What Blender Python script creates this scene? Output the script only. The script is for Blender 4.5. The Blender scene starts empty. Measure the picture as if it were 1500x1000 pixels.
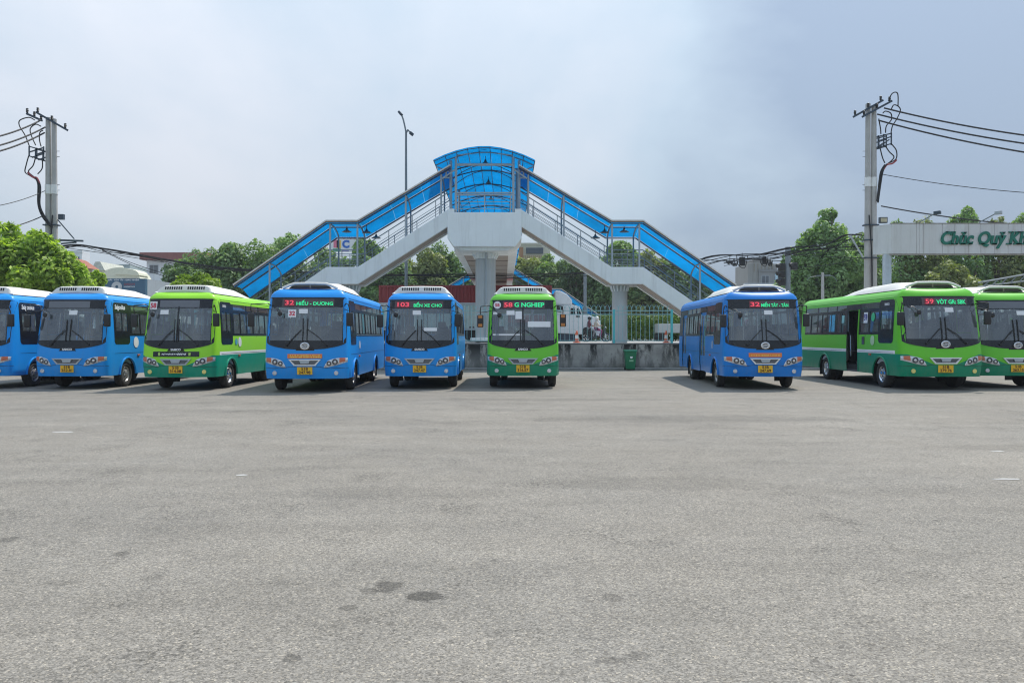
import bpy, bmesh, math, random
import numpy as np
from mathutils import Vector, Matrix
R = math.radians
PI = math.pi
random.seed(7)
S = bpy.context.scene
C = S.collection

# ------------------------------------------------------------------ camera, world, sun, exposure
EYE, F_PX, HOR = 1.61, 1167.0, 492.5
cam_d = bpy.data.cameras.new('camera'); cam = bpy.data.objects.new('camera', cam_d); C.objects.link(cam)
cam_d.lens = 28.0; cam_d.sensor_width = 36.0; cam_d.clip_start = 0.1; cam_d.clip_end = 3000
cam.location = (0, 0, EYE); cam.rotation_euler = (R(90 - 0.37), 0, 0)
S.camera = cam
SUN_EL, SUN_AZ = R(58), R(39)          # azimuth from +Y towards +X
wd = bpy.data.worlds.new('World'); S.world = wd; wd.use_nodes = True
nt = wd.node_tree; nt.nodes.clear()
def wn(t, **k):
    n = nt.nodes.new(t)
    for a, b in k.items(): setattr(n, a, b)
    return n
out = wn('ShaderNodeOutputWorld'); mixs = wn('ShaderNodeMixShader')
bg1 = wn('ShaderNodeBackground'); bg2 = wn('ShaderNodeBackground')
sky = wn('ShaderNodeTexSky', sky_type='NISHITA', sun_disc=False)
sky.sun_elevation = SUN_EL; sky.sun_rotation = SUN_AZ; sky.dust_density = 3.0; sky.air_density = 1.0
bg1.inputs['Strength'].default_value = 0.10
nt.links.new(sky.outputs[0], bg1.inputs[0])
tc = wn('ShaderNodeTexCoord')
mp = wn('ShaderNodeMapping'); mp.inputs['Scale'].default_value = (1.0, 1.0, 1.9); mp.inputs['Location'].default_value = (0.35, 0.2, 0.1)
nt.links.new(tc.outputs['Generated'], mp.inputs[0])
nz = wn('ShaderNodeTexNoise'); nz.inputs['Scale'].default_value = 1.5; nz.inputs['Detail'].default_value = 7; nz.inputs['Roughness'].default_value = 0.5; nz.inputs['Distortion'].default_value = 0.5
nt.links.new(mp.outputs[0], nz.inputs['Vector'])
sx = wn('ShaderNodeSeparateXYZ'); nt.links.new(tc.outputs['Generated'], sx.inputs[0])
m1 = wn('ShaderNodeMath', operation='MULTIPLY_ADD'); m1.inputs[1].default_value = -0.085; nt.links.new(sx.outputs[0], m1.inputs[0]); nt.links.new(nz.outputs[0], m1.inputs[2])
dt = wn('ShaderNodeVectorMath', operation='DOT_PRODUCT'); nt.links.new(tc.outputs['Generated'], dt.inputs[0]); dt.inputs[1].default_value = Vector((-0.24, 0.90, 0.40)).normalized()
nz2 = wn('ShaderNodeTexNoise'); nz2.inputs['Scale'].default_value = 4.5; nz2.inputs['Detail'].default_value = 8; nz2.inputs['Roughness'].default_value = 0.6; nt.links.new(mp.outputs[0], nz2.inputs['Vector'])
dm = wn('ShaderNodeMapRange', interpolation_type='SMOOTHSTEP'); nt.links.new(dt.outputs['Value'], dm.inputs[0])
for i_, q_ in enumerate((0.78, 1.0, 0.0, 0.22)): dm.inputs[i_+1].default_value = q_
ad = wn('ShaderNodeMath', operation='ADD'); nt.links.new(m1.outputs[0], ad.inputs[0]); nt.links.new(dm.outputs[0], ad.inputs[1])
ad2 = wn('ShaderNodeMath', operation='MULTIPLY_ADD'); nt.links.new(nz2.outputs[0], ad2.inputs[0]); ad2.inputs[1].default_value = 0.20; nt.links.new(ad.outputs[0], ad2.inputs[2])
ad3 = wn('ShaderNodeMath', operation='SUBTRACT'); nt.links.new(ad2.outputs[0], ad3.inputs[0]); ad3.inputs[1].default_value = 0.20
ramp = wn('ShaderNodeValToRGB'); nt.links.new(ad3.outputs[0], ramp.inputs[0])
e = ramp.color_ramp.elements
e[0].position = 0.36; e[0].color = (0.33, 0.43, 0.575, 1)
e[1].position = 0.84; e[1].color = (0.755, 0.80, 0.88, 1)
x = e.new(0.56); x.color = (0.52, 0.64, 0.76, 1)
nt.links.new(ramp.outputs[0], bg2.inputs[0]); bg2.inputs['Strength'].default_value = 0.93
zc_ = wn('ShaderNodeMath', operation='MAXIMUM'); zc_.inputs[1].default_value = 0.0; nt.links.new(sx.outputs[2], zc_.inputs[0])     # overcast sky: brighter towards the zenith
zs_ = wn('ShaderNodeMath', operation='MULTIPLY_ADD'); nt.links.new(zc_.outputs[0], zs_.inputs[0]); zs_.inputs[1].default_value = 1.05; zs_.inputs[2].default_value = 0.70; nt.links.new(zs_.outputs[0], bg2.inputs['Strength'])
mixs.inputs[0].default_value = 0.85
nt.links.new(bg1.outputs[0], mixs.inputs[1]); nt.links.new(bg2.outputs[0], mixs.inputs[2]); nt.links.new(mixs.outputs[0], out.inputs[0])
sl = bpy.data.lights.new('sun', 'SUN'); so = bpy.data.objects.new('sun', sl); C.objects.link(so)
sl.energy = 3.2; sl.angle = R(0.9); sl.color = (1.0, 0.95, 0.87)
so.rotation_euler = Vector((math.sin(SUN_AZ)*math.cos(SUN_EL), math.cos(SUN_AZ)*math.cos(SUN_EL), math.sin(SUN_EL))).to_track_quat('Z', 'Y').to_euler()
S.view_settings.view_transform = 'Standard'; S.view_settings.look = 'None'
S.view_settings.exposure = 0.24; S.view_settings.gamma = 1.0; S.view_settings.use_curve_mapping = False
try: S.cycles.filter_width = 1.15; S.cycles.max_bounces = 8; S.cycles.transparent_max_bounces = 16
except Exception: pass

def at(px, py, D):                      # a point seen at photograph pixel (px, py), D metres ahead
    return Vector(((px - 750) / F_PX * D, D, EYE + (HOR - py) / F_PX * D))

# ------------------------------------------------------------------ materials
MATS = {}
class NT:
    def __init__(s, name):
        s.m = bpy.data.materials.new(name); s.m.use_nodes = True; s.t = s.m.node_tree
        s.p = s.t.nodes['Principled BSDF']; s.o = s.t.nodes['Material Output']
    def n(s, t, **k):
        n = s.t.nodes.new(t)
        for a, b in k.items():
            if a.startswith('i_'):
                key = a[2:]; key = int(key) if key.isdigit() else key.replace('_', ' ')
                n.inputs[key].default_value = b
            else: setattr(n, a, b)
        return n
    def l(s, a, b): s.t.links.new(a, b)
    def noise(s, scale, detail=4, rough=0.55, vec=None, dist=0.0):
        n = s.n('ShaderNodeTexNoise', i_Scale=scale, i_Detail=detail, i_Roughness=rough, i_Distortion=dist)
        if vec is None: vec = s.coord()
        s.l(vec, n.inputs['Vector']); return n.outputs[0]
    def coord(s):
        if not hasattr(s, 'tc'): s.tc = s.n('ShaderNodeTexCoord')
        return s.tc.outputs['Object']
    def mapped(s, scale):
        m = s.n('ShaderNodeMapping', i_Scale=scale); s.l(s.coord(), m.inputs[0]); return m.outputs[0]
    def rng(s, v, a, b, c, d):
        m = s.n('ShaderNodeMapRange'); s.l(v, m.inputs[0])
        for i, q in enumerate((a, b, c, d)): m.inputs[i+1].default_value = q
        return m.outputs[0]
    def math(s, op, a, b=None, c=None):
        m = s.n('ShaderNodeMath', operation=op)
        for i, q in enumerate((a, b, c)):
            if q is None: continue
            if isinstance(q, (int, float)): m.inputs[i].default_value = q
            else: s.l(q, m.inputs[i])
        return m.outputs[0]
    def mix(s, f, a, b, blend='MIX'):
        m = s.n('ShaderNodeMix', data_type='RGBA', blend_type=blend)
        for i, q in ((0, f), (6, a), (7, b)):
            if isinstance(q, (int, float)): m.inputs[i].default_value = q
            elif isinstance(q, tuple): m.inputs[i].default_value = (*q[:3], 1)
            else: s.l(q, m.inputs[i])
        return m.outputs[2]
    def bump(s, h, strength, dist):
        b = s.n('ShaderNodeBump', i_Strength=strength, i_Distance=dist); s.l(h, b.inputs['Height']); s.l(b.outputs[0], s.p.inputs['Normal'])
def mat(name, col, rough=0.6, metal=0.0, var=0.12, scale=3.0, bump=0.0, coat=0.0, dirt=None, bscale=None, streak=0.0):
    if name in MATS: return MATS[name]
    t = NT(name); t.p.inputs['Roughness'].default_value = rough; t.p.inputs['Metallic'].default_value = metal
    t.p.inputs['Coat Weight'].default_value = coat; t.p.inputs['Coat Roughness'].default_value = 0.08
    c = tuple(col)
    if var > 0:
        v = t.rng(t.noise(scale, 6, 0.65), 0.3, 0.7, 1 - var, 1 + var)
        cb = t.n('ShaderNodeCombineColor'); [t.l(v, cb.inputs[i]) for i in range(3)]
        c = t.mix(1.0, c, cb.outputs[0], 'MULTIPLY')
    if streak > 0:
        v = t.rng(t.noise(1.0, 5, 0.7, t.mapped((2.2, 2.2, 0.16))), 0.5, 0.72, 0, streak)
        c = t.mix(v, c, dirt or (0.06, 0.055, 0.045))
    elif dirt:
        v = t.rng(t.noise(scale*1.7, 7, 0.7), 0.52, 0.75, 0, 0.6); c = t.mix(v, c, dirt)
    if isinstance(c, tuple): t.p.inputs['Base Color'].default_value = (*c[:3], 1)
    else: t.l(c, t.p.inputs['Base Color'])
    if bump > 0: t.bump(t.noise(bscale or scale*8, 5), bump, 0.02)
    MATS[name] = t.m; return t.m
def emis(name, col, st):
    if name in MATS: return MATS[name]
    t = NT(name); t.p.inputs['Base Color'].default_value = (*col, 1); t.p.inputs['Emission Color'].default_value = (*col, 1); t.p.inputs['Emission Strength'].default_value = st
    MATS[name] = t.m; return t.m
def glass(name, tint, refl=1.0):
    if name in MATS: return MATS[name]
    t = NT(name); t.t.nodes.remove(t.p)
    tr = t.n('ShaderNodeBsdfTransparent'); tr.inputs[0].default_value = (*tint, 1)
    gl = t.n('ShaderNodeBsdfGlossy'); gl.inputs['Roughness'].default_value = 0.03; gl.inputs[0].default_value = (0.95, 0.97, 1, 1)
    fr = t.n('ShaderNodeFresnel', i_IOR=1.52); f = t.math('MULTIPLY', fr.outputs[0], refl); f = t.math('MINIMUM', f, 1.0)
    mx = t.n('ShaderNodeMixShader'); t.l(f, mx.inputs[0]); t.l(tr.outputs[0], mx.inputs[1]); t.l(gl.outputs[0], mx.inputs[2])
    df = t.n('ShaderNodeBsdfDiffuse'); df.inputs[0].default_value = (0.42, 0.45, 0.47, 1)      # dust film, thickened so its grey also paints in reflected sky
    m2 = t.n('ShaderNodeMixShader'); d = t.rng(t.noise(2.5, 5, 0.6), 0.3, 0.8, 0.09, 0.24); t.l(d, m2.inputs[0]); t.l(mx.outputs[0], m2.inputs[1]); t.l(df.outputs[0], m2.inputs[2])
    t.l(m2.outputs[0], t.o.inputs[0]); MATS[name] = t.m; return t.m
def polycarb(name, col):
    if name in MATS: return MATS[name]
    t = NT(name); t.t.nodes.remove(t.p)
    v = t.rng(t.noise(0.9, 6, 0.6), 0.3, 0.7, 0.84, 1.10); oi = t.n('ShaderNodeObjectInfo'); v = t.math('MULTIPLY', v, t.rng(oi.outputs['Random'], 0, 1, 0.86, 1.08))
    cb = t.n('ShaderNodeCombineColor'); [t.l(v, cb.inputs[i]) for i in range(3)]
    col2 = t.mix(1.0, col, cb.outputs[0], 'MULTIPLY')
    ts = t.n('ShaderNodeBsdfTranslucent'); t.l(col2, ts.inputs[0])
    tp = t.n('ShaderNodeBsdfTransparent'); tp.inputs[0].default_value = (0.0, 0.60, 0.86, 1)
    pd = t.n('ShaderNodeBsdfPrincipled', i_Roughness=0.3); pd.inputs['Specular IOR Level'].default_value = 0.2; t.l(col2, pd.inputs['Base Color'])
    a = t.n('ShaderNodeMixShader'); a.inputs[0].default_value = 0.30; t.l(ts.outputs[0], a.inputs[1]); t.l(tp.outputs[0], a.inputs[2])
    b = t.n('ShaderNodeMixShader'); b.inputs[0].default_value = 0.12; t.l(a.outputs[0], b.inputs[1]); t.l(pd.outputs[0], b.inputs[2])
    t.l(b.outputs[0], t.o.inputs[0]); MATS[name] = t.m; return t.m
def leafmat(name, dark, light, trans=0.35):
    if name in MATS: return MATS[name]
    t = NT(name); t.t.nodes.remove(t.p)
    g = t.n('ShaderNodeNewGeometry')
    nz = t.rng(t.noise(0.55, 3, 0.5), 0.35, 0.65, 0, 1)
    f = t.math('MULTIPLY_ADD', g.outputs['Random Per Island'], 0.65, t.math('MULTIPLY', nz, 0.4))
    c = t.mix(f, dark, light)
    d = t.n('ShaderNodeBsdfPrincipled', i_Roughness=0.55); t.l(c, d.inputs['Base Color'])
    ts = t.n('ShaderNodeBsdfTranslucent'); t.l(t.mix(1.0, c, (1.35, 1.5, 0.6), 'MULTIPLY'), ts.inputs[0])
    m = t.n('ShaderNodeMixShader'); m.inputs[0].default_value = trans; t.l(d.outputs[0], m.inputs[1]); t.l(ts.outputs[0], m.inputs[2])
    t.l(m.outputs[0], t.o.inputs[0]); MATS[name] = t.m; return t.m

# ------------------------------------------------------------------ mesh helpers
class MB:
    def __init__(s): s.v = []; s.f = []; s.mi = []; s.k = 0
    def add(s, vs, fs):
        o = len(s.v); s.v += [tuple(q) for q in vs]
        for f in fs: s.f.append(tuple(i + o for i in f)); s.mi.append(s.k)
    def box(s, x0, x1, y0, y1, z0, z1):
        s.add([(x0,y0,z0),(x1,y0,z0),(x1,y1,z0),(x0,y1,z0),(x0,y0,z1),(x1,y0,z1),(x1,y1,z1),(x0,y1,z1)],
              [(3,2,1,0),(4,5,6,7),(0,1,5,4),(1,2,6,5),(2,3,7,6),(3,0,4,7)]); return s
    def bar(s, a, b, w, h, up=(0,0,1)):
        a = Vector(a); b = Vector(b); d = (b-a).normalized(); u = Vector(up)
        if abs(d.dot(u)) > 0.98: u = Vector((0,1,0))
        r = d.cross(u).normalized()*w/2; u = r.cross(d).normalized()*h/2
        vs = [a-r-u, a+r-u, a+r+u, a-r+u, b-r-u, b+r-u, b+r+u, b-r+u]
        s.add(vs, [(0,1,2,3),(7,6,5,4),(0,4,5,1),(1,5,6,2),(2,6,7,3),(3,7,4,0)]); return s
    def tube(s, pts, r, n=8, caps=True):
        pts = [Vector(p) for p in pts]; rs = r if isinstance(r, (list, tuple)) else [r]*len(pts)
        o = len(s.v); fr = None
        for i, p in enumerate(pts):
            d = (pts[min(i+1, len(pts)-1)] - pts[max(i-1, 0)]).normalized()
            if fr is None:
                fr = d.orthogonal().normalized()
            fr = (fr - d*fr.dot(d)).normalized(); b = d.cross(fr)
            for k in range(n):
                a = 2*PI*k/n; s.v.append(tuple(p + (fr*math.cos(a) + b*math.sin(a))*rs[i]))
        for i in range(len(pts)-1):
            for k in range(n):
                s.f.append((o+i*n+k, o+i*n+(k+1)%n, o+(i+1)*n+(k+1)%n, o+(i+1)*n+k)); s.mi.append(s.k)
        if caps:
            s.f.append(tuple(o+k for k in range(n))[::-1]); s.mi.append(s.k)
            s.f.append(tuple(o+(len(pts)-1)*n+k for k in range(n))); s.mi.append(s.k)
        return s
    def prism(s, poly, y0, y1, axis='y'):
        n = len(poly)
        if axis == 'y': vs = [(a, y0, b) for a, b in poly] + [(a, y1, b) for a, b in poly]
        elif axis == 'x': vs = [(y0, a, b) for a, b in poly] + [(y1, a, b) for a, b in poly]
        else: vs = [(a, b, y0) for a, b in poly] + [(a, b, y1) for a, b in poly]
        s.add(vs, [tuple(range(n)), tuple(range(2*n-1, n-1, -1))] + [(i, i+n, (i+1) % n + n, (i+1) % n) for i in range(n)]); return s
    def lathe(s, prof, c=(0,0,0), axis='z', n=20):
        o = len(s.v); c = Vector(c)
        for r, h in prof:
            for k in range(n):
                a = 2*PI*k/n; u, w = r*math.cos(a), r*math.sin(a)
                s.v.append(tuple(c + (Vector((u, w, h)) if axis == 'z' else Vector((h, u, w)) if axis == 'x' else Vector((u, h, w)))))
        for i in range(len(prof)-1):
            for k in range(n):
                s.f.append((o+i*n+k, o+i*n+(k+1)%n, o+(i+1)*n+(k+1)%n, o+(i+1)*n+k)); s.mi.append(s.k)
        return s
    def ball(s, c, r, n=10, m=7):
        r = r if isinstance(r, tuple) else (r, r, r); c = Vector(c); o = len(s.v)
        for i in range(m+1):
            t = PI*i/m
            for k in range(n):
                a = 2*PI*k/n; s.v.append((c.x+r[0]*math.sin(t)*math.cos(a), c.y+r[1]*math.sin(t)*math.sin(a), c.z+r[2]*math.cos(t)))
        for i in range(m):
            for k in range(n): s.f.append((o+i*n+k, o+i*n+(k+1)%n, o+(i+1)*n+(k+1)%n, o+(i+1)*n+k)); s.mi.append(s.k)
        return s
    def mesh(s, name, mats, smooth=None, bevel=0.0, fix=True):
        me = bpy.data.meshes.new(name); me.from_pydata(s.v, [], s.f)
        for m in (mats if isinstance(mats, (list, tuple)) else [mats]): me.materials.append(m)
        me.polygons.foreach_set('material_index', s.mi)
        if fix or bevel:
            bm = bmesh.new(); bm.from_mesh(me)
            if fix: bmesh.ops.remove_doubles(bm, verts=bm.verts, dist=1e-5); bmesh.ops.recalc_face_normals(bm, faces=bm.faces)
            if bevel:
                es = [e for e in bm.edges if len(e.link_faces) == 2 and e.calc_face_angle(0) > 0.6]
                bmesh.ops.bevel(bm, geom=es, offset=bevel, segments=2, affect='EDGES', profile=0.6)
            bm.to_mesh(me); bm.free()
        if smooth:
            me.polygons.foreach_set('use_smooth', [True]*len(me.polygons)); me.set_sharp_from_angle(angle=R(smooth))
        me.update(); return me
    def build(s, name, mats, parent=None, smooth=None, bevel=0.0, fix=True):
        o = bpy.data.objects.new(name, s.mesh(name, mats, smooth, bevel, fix)); C.objects.link(o)
        if parent: o.parent = parent
        return o
def tag(o, label=None, cat=None, group=None, kind=None):
    if label: o['label'] = label
    if cat: o['category'] = cat
    if group: o['group'] = group
    if kind: o['kind'] = kind
    return o
def thing(name, label, cat, loc=(0,0,0), rz=0, group=None):
    o = bpy.data.objects.new(name, None); C.objects.link(o); o.location = loc; o.rotation_euler = (0,0,rz); o.empty_display_size = 0.3
    return tag(o, label, cat, group)
def link(name, me, parent=None, loc=None, rot=None):
    o = bpy.data.objects.new(name, me); C.objects.link(o)
    if parent: o.parent = parent
    if loc is not None: o.location = loc
    if rot is not None: o.rotation_euler = rot
    return o
TXT = {}
def text_mesh(s, size, m, bold=0.0, shear=0.0, ext=0.004, width=None, align='CENTER', res=3):
    k = (s, size, m.name, bold, shear, ext, width, align)
    if k in TXT: return TXT[k]
    cu = bpy.data.curves.new('t', 'FONT'); cu.body = s; cu.size = size; cu.align_x = align; cu.align_y = 'CENTER'
    cu.offset = bold; cu.shear = shear; cu.extrude = ext; cu.resolution_u = res
    ob = bpy.data.objects.new('t', cu); C.objects.link(ob)
    me = bpy.data.meshes.new_from_object(ob); bpy.data.objects.remove(ob); bpy.data.curves.remove(cu)
    me.materials.clear(); me.materials.append(m)
    co = np.empty(len(me.vertices)*3); me.vertices.foreach_get('co', co); co = co.reshape(-1, 3)
    if width and len(co):
        w = co[:,0].max() - co[:,0].min(); co[:,0] *= width/max(w, 1e-6)
        if align == 'CENTER': co[:,0] -= (co[:,0].max() + co[:,0].min())/2
        me.vertices.foreach_set('co', co.ravel())
    me.update(); TXT[k] = me; return me
def leaf_mesh(name, clumps, n, size, m, seed, up=0.4, inner=0.55, aspect=0.5):
    rg = np.random.default_rng(seed)
    cs = np.array([c[:3] for c in clumps], float); rs = np.array([c[3:6] for c in clumps], float)
    w = (rs[:,0]*rs[:,2] + rs[:,0]*rs[:,1]); w /= w.sum()
    i = rg.choice(len(cs), n, p=w)
    d = rg.normal(size=(n,3)); d /= np.linalg.norm(d, axis=1)[:,None]
    rad = rg.uniform(inner, 1.06, n)**0.6
    p = cs[i] + d*rs[i]*rad[:,None]
    nn = d*0.7 + rg.normal(size=(n,3))*0.45; nn[:,2] += up; nn /= np.linalg.norm(nn, axis=1)[:,None]
    t = np.cross(nn, rg.normal(size=(n,3))); t /= np.linalg.norm(t, axis=1)[:,None]; b = np.cross(nn, t)
    a = size*rg.uniform(0.55, 1.35, n)[:,None]
    v = np.empty((n,4,3)); v[:,0] = p - t*a; v[:,1] = p + b*a*aspect; v[:,2] = p + t*a + nn*a*-0.25; v[:,3] = p - b*a*aspect
    me = bpy.data.meshes.new(name); me.vertices.add(n*4); me.vertices.foreach_set('co', v.ravel())
    me.loops.add(n*4); me.loops.foreach_set('vertex_index', np.arange(n*4, dtype=np.int32))
    me.polygons.add(n); me.polygons.foreach_set('loop_start', np.arange(0, n*4, 4, dtype=np.int32))
    me.materials.append(m); me.update(calc_edges=True); return me

# ------------------------------------------------------------------ common materials
def asphalt():
    t = NT('asphalt'); co = t.coord()
    v = t.rng(t.noise(0.22, 5, 0.6), 0.3, 0.7, 0.90, 1.10)
    v = t.math('MULTIPLY', v, t.rng(t.noise(1.6, 7, 0.7), 0.3, 0.7, 0.90, 1.09))
    v = t.math('MULTIPLY', v, t.rng(t.noise(1.0, 6, 0.65, t.mapped((0.22, 1.4, 1))), 0.35, 0.68, 1.05, 0.90))
    vo = t.n('ShaderNodeTexVoronoi', i_Scale=105.0); t.l(co, vo.inputs['Vector'])
    sc = t.n('ShaderNodeSeparateColor'); t.l(vo.outputs['Color'], sc.inputs[0])
    v = t.math('MULTIPLY', v, t.rng(sc.outputs[0], 0, 1, 0.58, 1.40))
    vo2 = t.n('ShaderNodeTexVoronoi', i_Scale=44.0); t.l(co, vo2.inputs['Vector'])
    sc2 = t.n('ShaderNodeSeparateColor'); t.l(vo2.outputs['Color'], sc2.inputs[0])
    v = t.math('MULTIPLY', v, t.rng(sc2.outputs[1], 0, 1, 0.90, 1.09))
    pit = t.rng(t.math('MULTIPLY', t.noise(30, 3, 0.6), t.noise(0.9, 5, 0.65)), 0.30, 0.42, 0, 0.55)
    v = t.math('MULTIPLY', v, t.math('SUBTRACT', 1.0, pit))
    # sparse dark raveled spots
    sp = t.rng(t.noise(5.5, 4, 0.6), 0.66, 0.76, 0, 0.45); v = t.math('MULTIPLY', v, t.math('SUBTRACT', 1.0, sp))
    cr = t.n('ShaderNodeTexVoronoi', i_Scale=0.55, feature='DISTANCE_TO_EDGE')
    wv = t.n('ShaderNodeVectorMath', operation='MULTIPLY_ADD'); nv = t.n('ShaderNodeTexNoise', i_Scale=1.1, i_Detail=6.0); t.l(co, nv.inputs['Vector'])
    t.l(nv.outputs['Color'], wv.inputs[0]); wv.inputs[1].default_value = (1.6, 1.6, 0); t.l(co, wv.inputs[2]); t.l(wv.outputs[0], cr.inputs['Vector'])
    ck = t.math('MULTIPLY', t.rng(cr.outputs['Distance'], 0.0, 0.010, 0.35, 0.0), t.rng(t.noise(0.5, 4, 0.6), 0.5, 0.62, 0, 1))
    v = t.math('MULTIPLY', v, t.math('SUBTRACT', 1.0, ck))
    # oil stains where the photograph has them
    sep = t.n('ShaderNodeSeparateXYZ'); t.l(co, sep.inputs[0]); wob = t.rng(t.noise(12, 6, 0.7), 0.2, 0.8, -0.16, 0.16)
    for sx_, sy_, a, b, k in ((-0.80, 5.13, .09, .13, .42), (-0.90, 5.03, .06, .06, .3), (-0.54, 4.93, .12, .10, .5), (-0.97, 4.72, .05, .06, .3), (-2.95, 5.2, .12, .06, .15), (-2.4, 5.3, .08, .06, .16),
                              (-1.1, 3.98, .05, .05, .35), (0.5, 3.95, .09, .05, .22), (0.65, 4.02, .06, .05, .25), (-1.2, 8.2, 1.3, .35, .12), (1.4, 8.7, 1.4, .40, .12), (-2.9, 5.9, .06, .07, .3), (-4.0, 6.3, .08, .08, .3), (0.62, 4.9, .07, .08, .25),
                              (3.4, 15.5, 3.0, .7, .16), (1.0, 20.3, 3.5, .45, .14), (-6, 17, 3.5, .5, .10), (8.2, 11.5, 2.2, .4, .14), (5.1, 6.1, .5, .3, .14), (-1.2, 21.5, 2.8, .35, .12)):
        dx = t.math('DIVIDE', t.math('SUBTRACT', sep.outputs[0], sx_), a); dy = t.math('DIVIDE', t.math('SUBTRACT', sep.outputs[1], sy_), b)
        r = t.math('SQRT', t.math('ADD', t.math('MULTIPLY', dx, dx), t.math('MULTIPLY', dy, dy)))
        r = t.math('ADD', r, t.math('MULTIPLY', wob, 4.5))
        v = t.math('MULTIPLY', v, t.rng(r, 0.80, 1.12, 1 - min(0.8, k*1.15), 1.0))
    cb = t.n('ShaderNodeCombineColor'); [t.l(v, cb.inputs[i]) for i in range(3)]
    warm = t.mix(t.rng(t.noise(0.35, 4, 0.6), 0.35, 0.65, 0, 1), (0.238, 0.217, 0.186), (0.222, 0.206, 0.181))
    warm = t.mix(t.rng(sc.outputs[2], 0.80, 1.0, 0, 0.6), warm, (0.44, 0.385, 0.30))
    t.l(t.mix(1.0, warm, cb.outputs[0], 'MULTIPLY'), t.p.inputs['Base Color'])
    t.p.inputs['Roughness'].default_value = 0.82; t.p.inputs['Specular IOR Level'].default_value = 0.3
    h = t.math('ADD', t.math('MULTIPLY', vo.outputs['Distance'], -1.0), t.math('MULTIPLY', t.noise(45, 4, 0.7), 0.8))
    t.bump(h, 0.5, 0.004)
    return t.m
M_ASPH = asphalt()
M_ROAD = mat('road_asphalt', (0.27, 0.265, 0.255), 0.85, var=0.12, scale=0.5)
M_PAVE = mat('pavement_concrete', (0.40, 0.385, 0.36), 0.85, var=0.14, scale=0.8)
M_CONC = mat('painted_concrete', (0.84, 0.86, 0.85), 0.75, var=0.05, scale=0.7, streak=0.32, dirt=(0.40, 0.39, 0.36), bump=0.08)
M_COL = mat('column_concrete', (0.50, 0.52, 0.52), 0.8, var=0.08, scale=0.7, streak=0.35, dirt=(0.26, 0.27, 0.28))
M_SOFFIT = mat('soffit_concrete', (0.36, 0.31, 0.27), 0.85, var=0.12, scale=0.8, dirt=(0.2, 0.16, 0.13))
M_POLE = mat('pole_concrete', (0.44, 0.43, 0.41), 0.85, var=0.12, scale=1.2, streak=0.35, dirt=(0.25, 0.24, 0.22), bump=0.1)
M_STEEL = mat('galvanised_steel', (0.20, 0.23, 0.25), 0.5, 0.2, var=0.1)
M_LSTEEL = mat('light_grey_paint', (0.40, 0.44, 0.465), 0.5, 0.0, var=0.06)
M_DSTEEL = mat('dark_steel', (0.055, 0.075, 0.10), 0.5, 0.3, var=0.1)
M_BLACK = mat('black_rubber', (0.018, 0.018, 0.019), 0.6, var=0.2)
M_BPLAST = mat('black_plastic', (0.022, 0.023, 0.025), 0.35, var=0.15)
M_MASK = mat('black_glass_mask', (0.012, 0.013, 0.016), 0.22, var=0.05)
M_TYRE = mat('tyre_rubber', (0.030, 0.029, 0.028), 0.85, var=0.2, scale=6, dirt=(0.11, 0.10, 0.085))
M_CHROME = mat('chrome', (0.72, 0.73, 0.75), 0.18, 1.0, var=0.04)
M_RIM = mat('rim_steel', (0.42, 0.41, 0.40), 0.38, 0.7, var=0.15, scale=8, dirt=(0.16, 0.12, 0.09))
M_WHITE = mat('white_paint', (0.78, 0.78, 0.76), 0.4, var=0.04, dirt=(0.55, 0.53, 0.48), scale=1.5)
M_AC = mat('aircon_white', (0.74, 0.715, 0.665), 0.45, var=0.05, scale=1.5, dirt=(0.56, 0.53, 0.46))
M_DARK = mat('dark_void', (0.012, 0.012, 0.013), 0.8, var=0.0)
M_INT = mat('cabin_lining', (0.58, 0.59, 0.58), 0.75, var=0.06)
M_FLOOR = mat('cabin_floor', (0.10, 0.10, 0.105), 0.8, var=0.1)
M_SEAT = mat('seat_blue_fabric', (0.05, 0.10, 0.22), 0.85, var=0.1)
M_SEATG = mat('seat_grey_fabric', (0.16, 0.17, 0.18), 0.85, var=0.1)
M_SEATO = mat('seat_orange_cover', (0.75, 0.28, 0.08), 0.8, var=0.1)
M_CURT = mat('curtain_pale', (0.62, 0.66, 0.66), 0.85, var=0.08)
M_LENS = mat('lamp_lens', (0.62, 0.64, 0.65), 0.12, 0.35, var=0.35, scale=22)
M_LAMPD = mat('lamp_dark', (0.13, 0.13, 0.135), 0.2, 0.6, var=0.1)
M_AMBER = mat('amber_lens', (0.55, 0.15, 0.07), 0.2, var=0.08)
M_YFOG = mat('fog_yellow', (0.85, 0.75, 0.25), 0.15, var=0.03)
M_PLATE = mat('plate_yellow', (0.85, 0.50, 0.02), 0.5, var=0.06)
M_PTXT = mat('plate_text', (0.10, 0.03, 0.015), 0.6, var=0)
M_ORANGE = mat('banner_orange', (0.80, 0.22, 0.05), 0.6, var=0.06)
M_YTXT = mat('banner_yellow', (0.9, 0.68, 0.15), 0.6, var=0)
M_STICK = mat('sticker_white', (0.80, 0.81, 0.82), 0.5, var=0.03)
M_RTXT = mat('sticker_red', (0.62, 0.05, 0.09), 0.5, var=0)
M_NTXT = mat('sticker_navy', (0.07, 0.05, 0.28), 0.5, var=0)
M_GSTICK = mat('sticker_green', (0.05, 0.50, 0.22), 0.5, var=0.05)
M_CSTICK = mat('sticker_cyan', (0.10, 0.42, 0.62), 0.5, var=0.35, scale=6)
M_TEALW = mat('tinted_glimpse', (0.30, 0.62, 0.60), 0.4, var=0.05)
M_LEDG = emis('led_green', (0.03, 0.70, 0.27), 0.55)
M_LEDR = emis('led_red', (0.85, 0.08, 0.12), 0.5)
M_LEDBG = mat('led_board', (0.10, 0.07, 0.075), 0.4, var=0.1)
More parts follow.
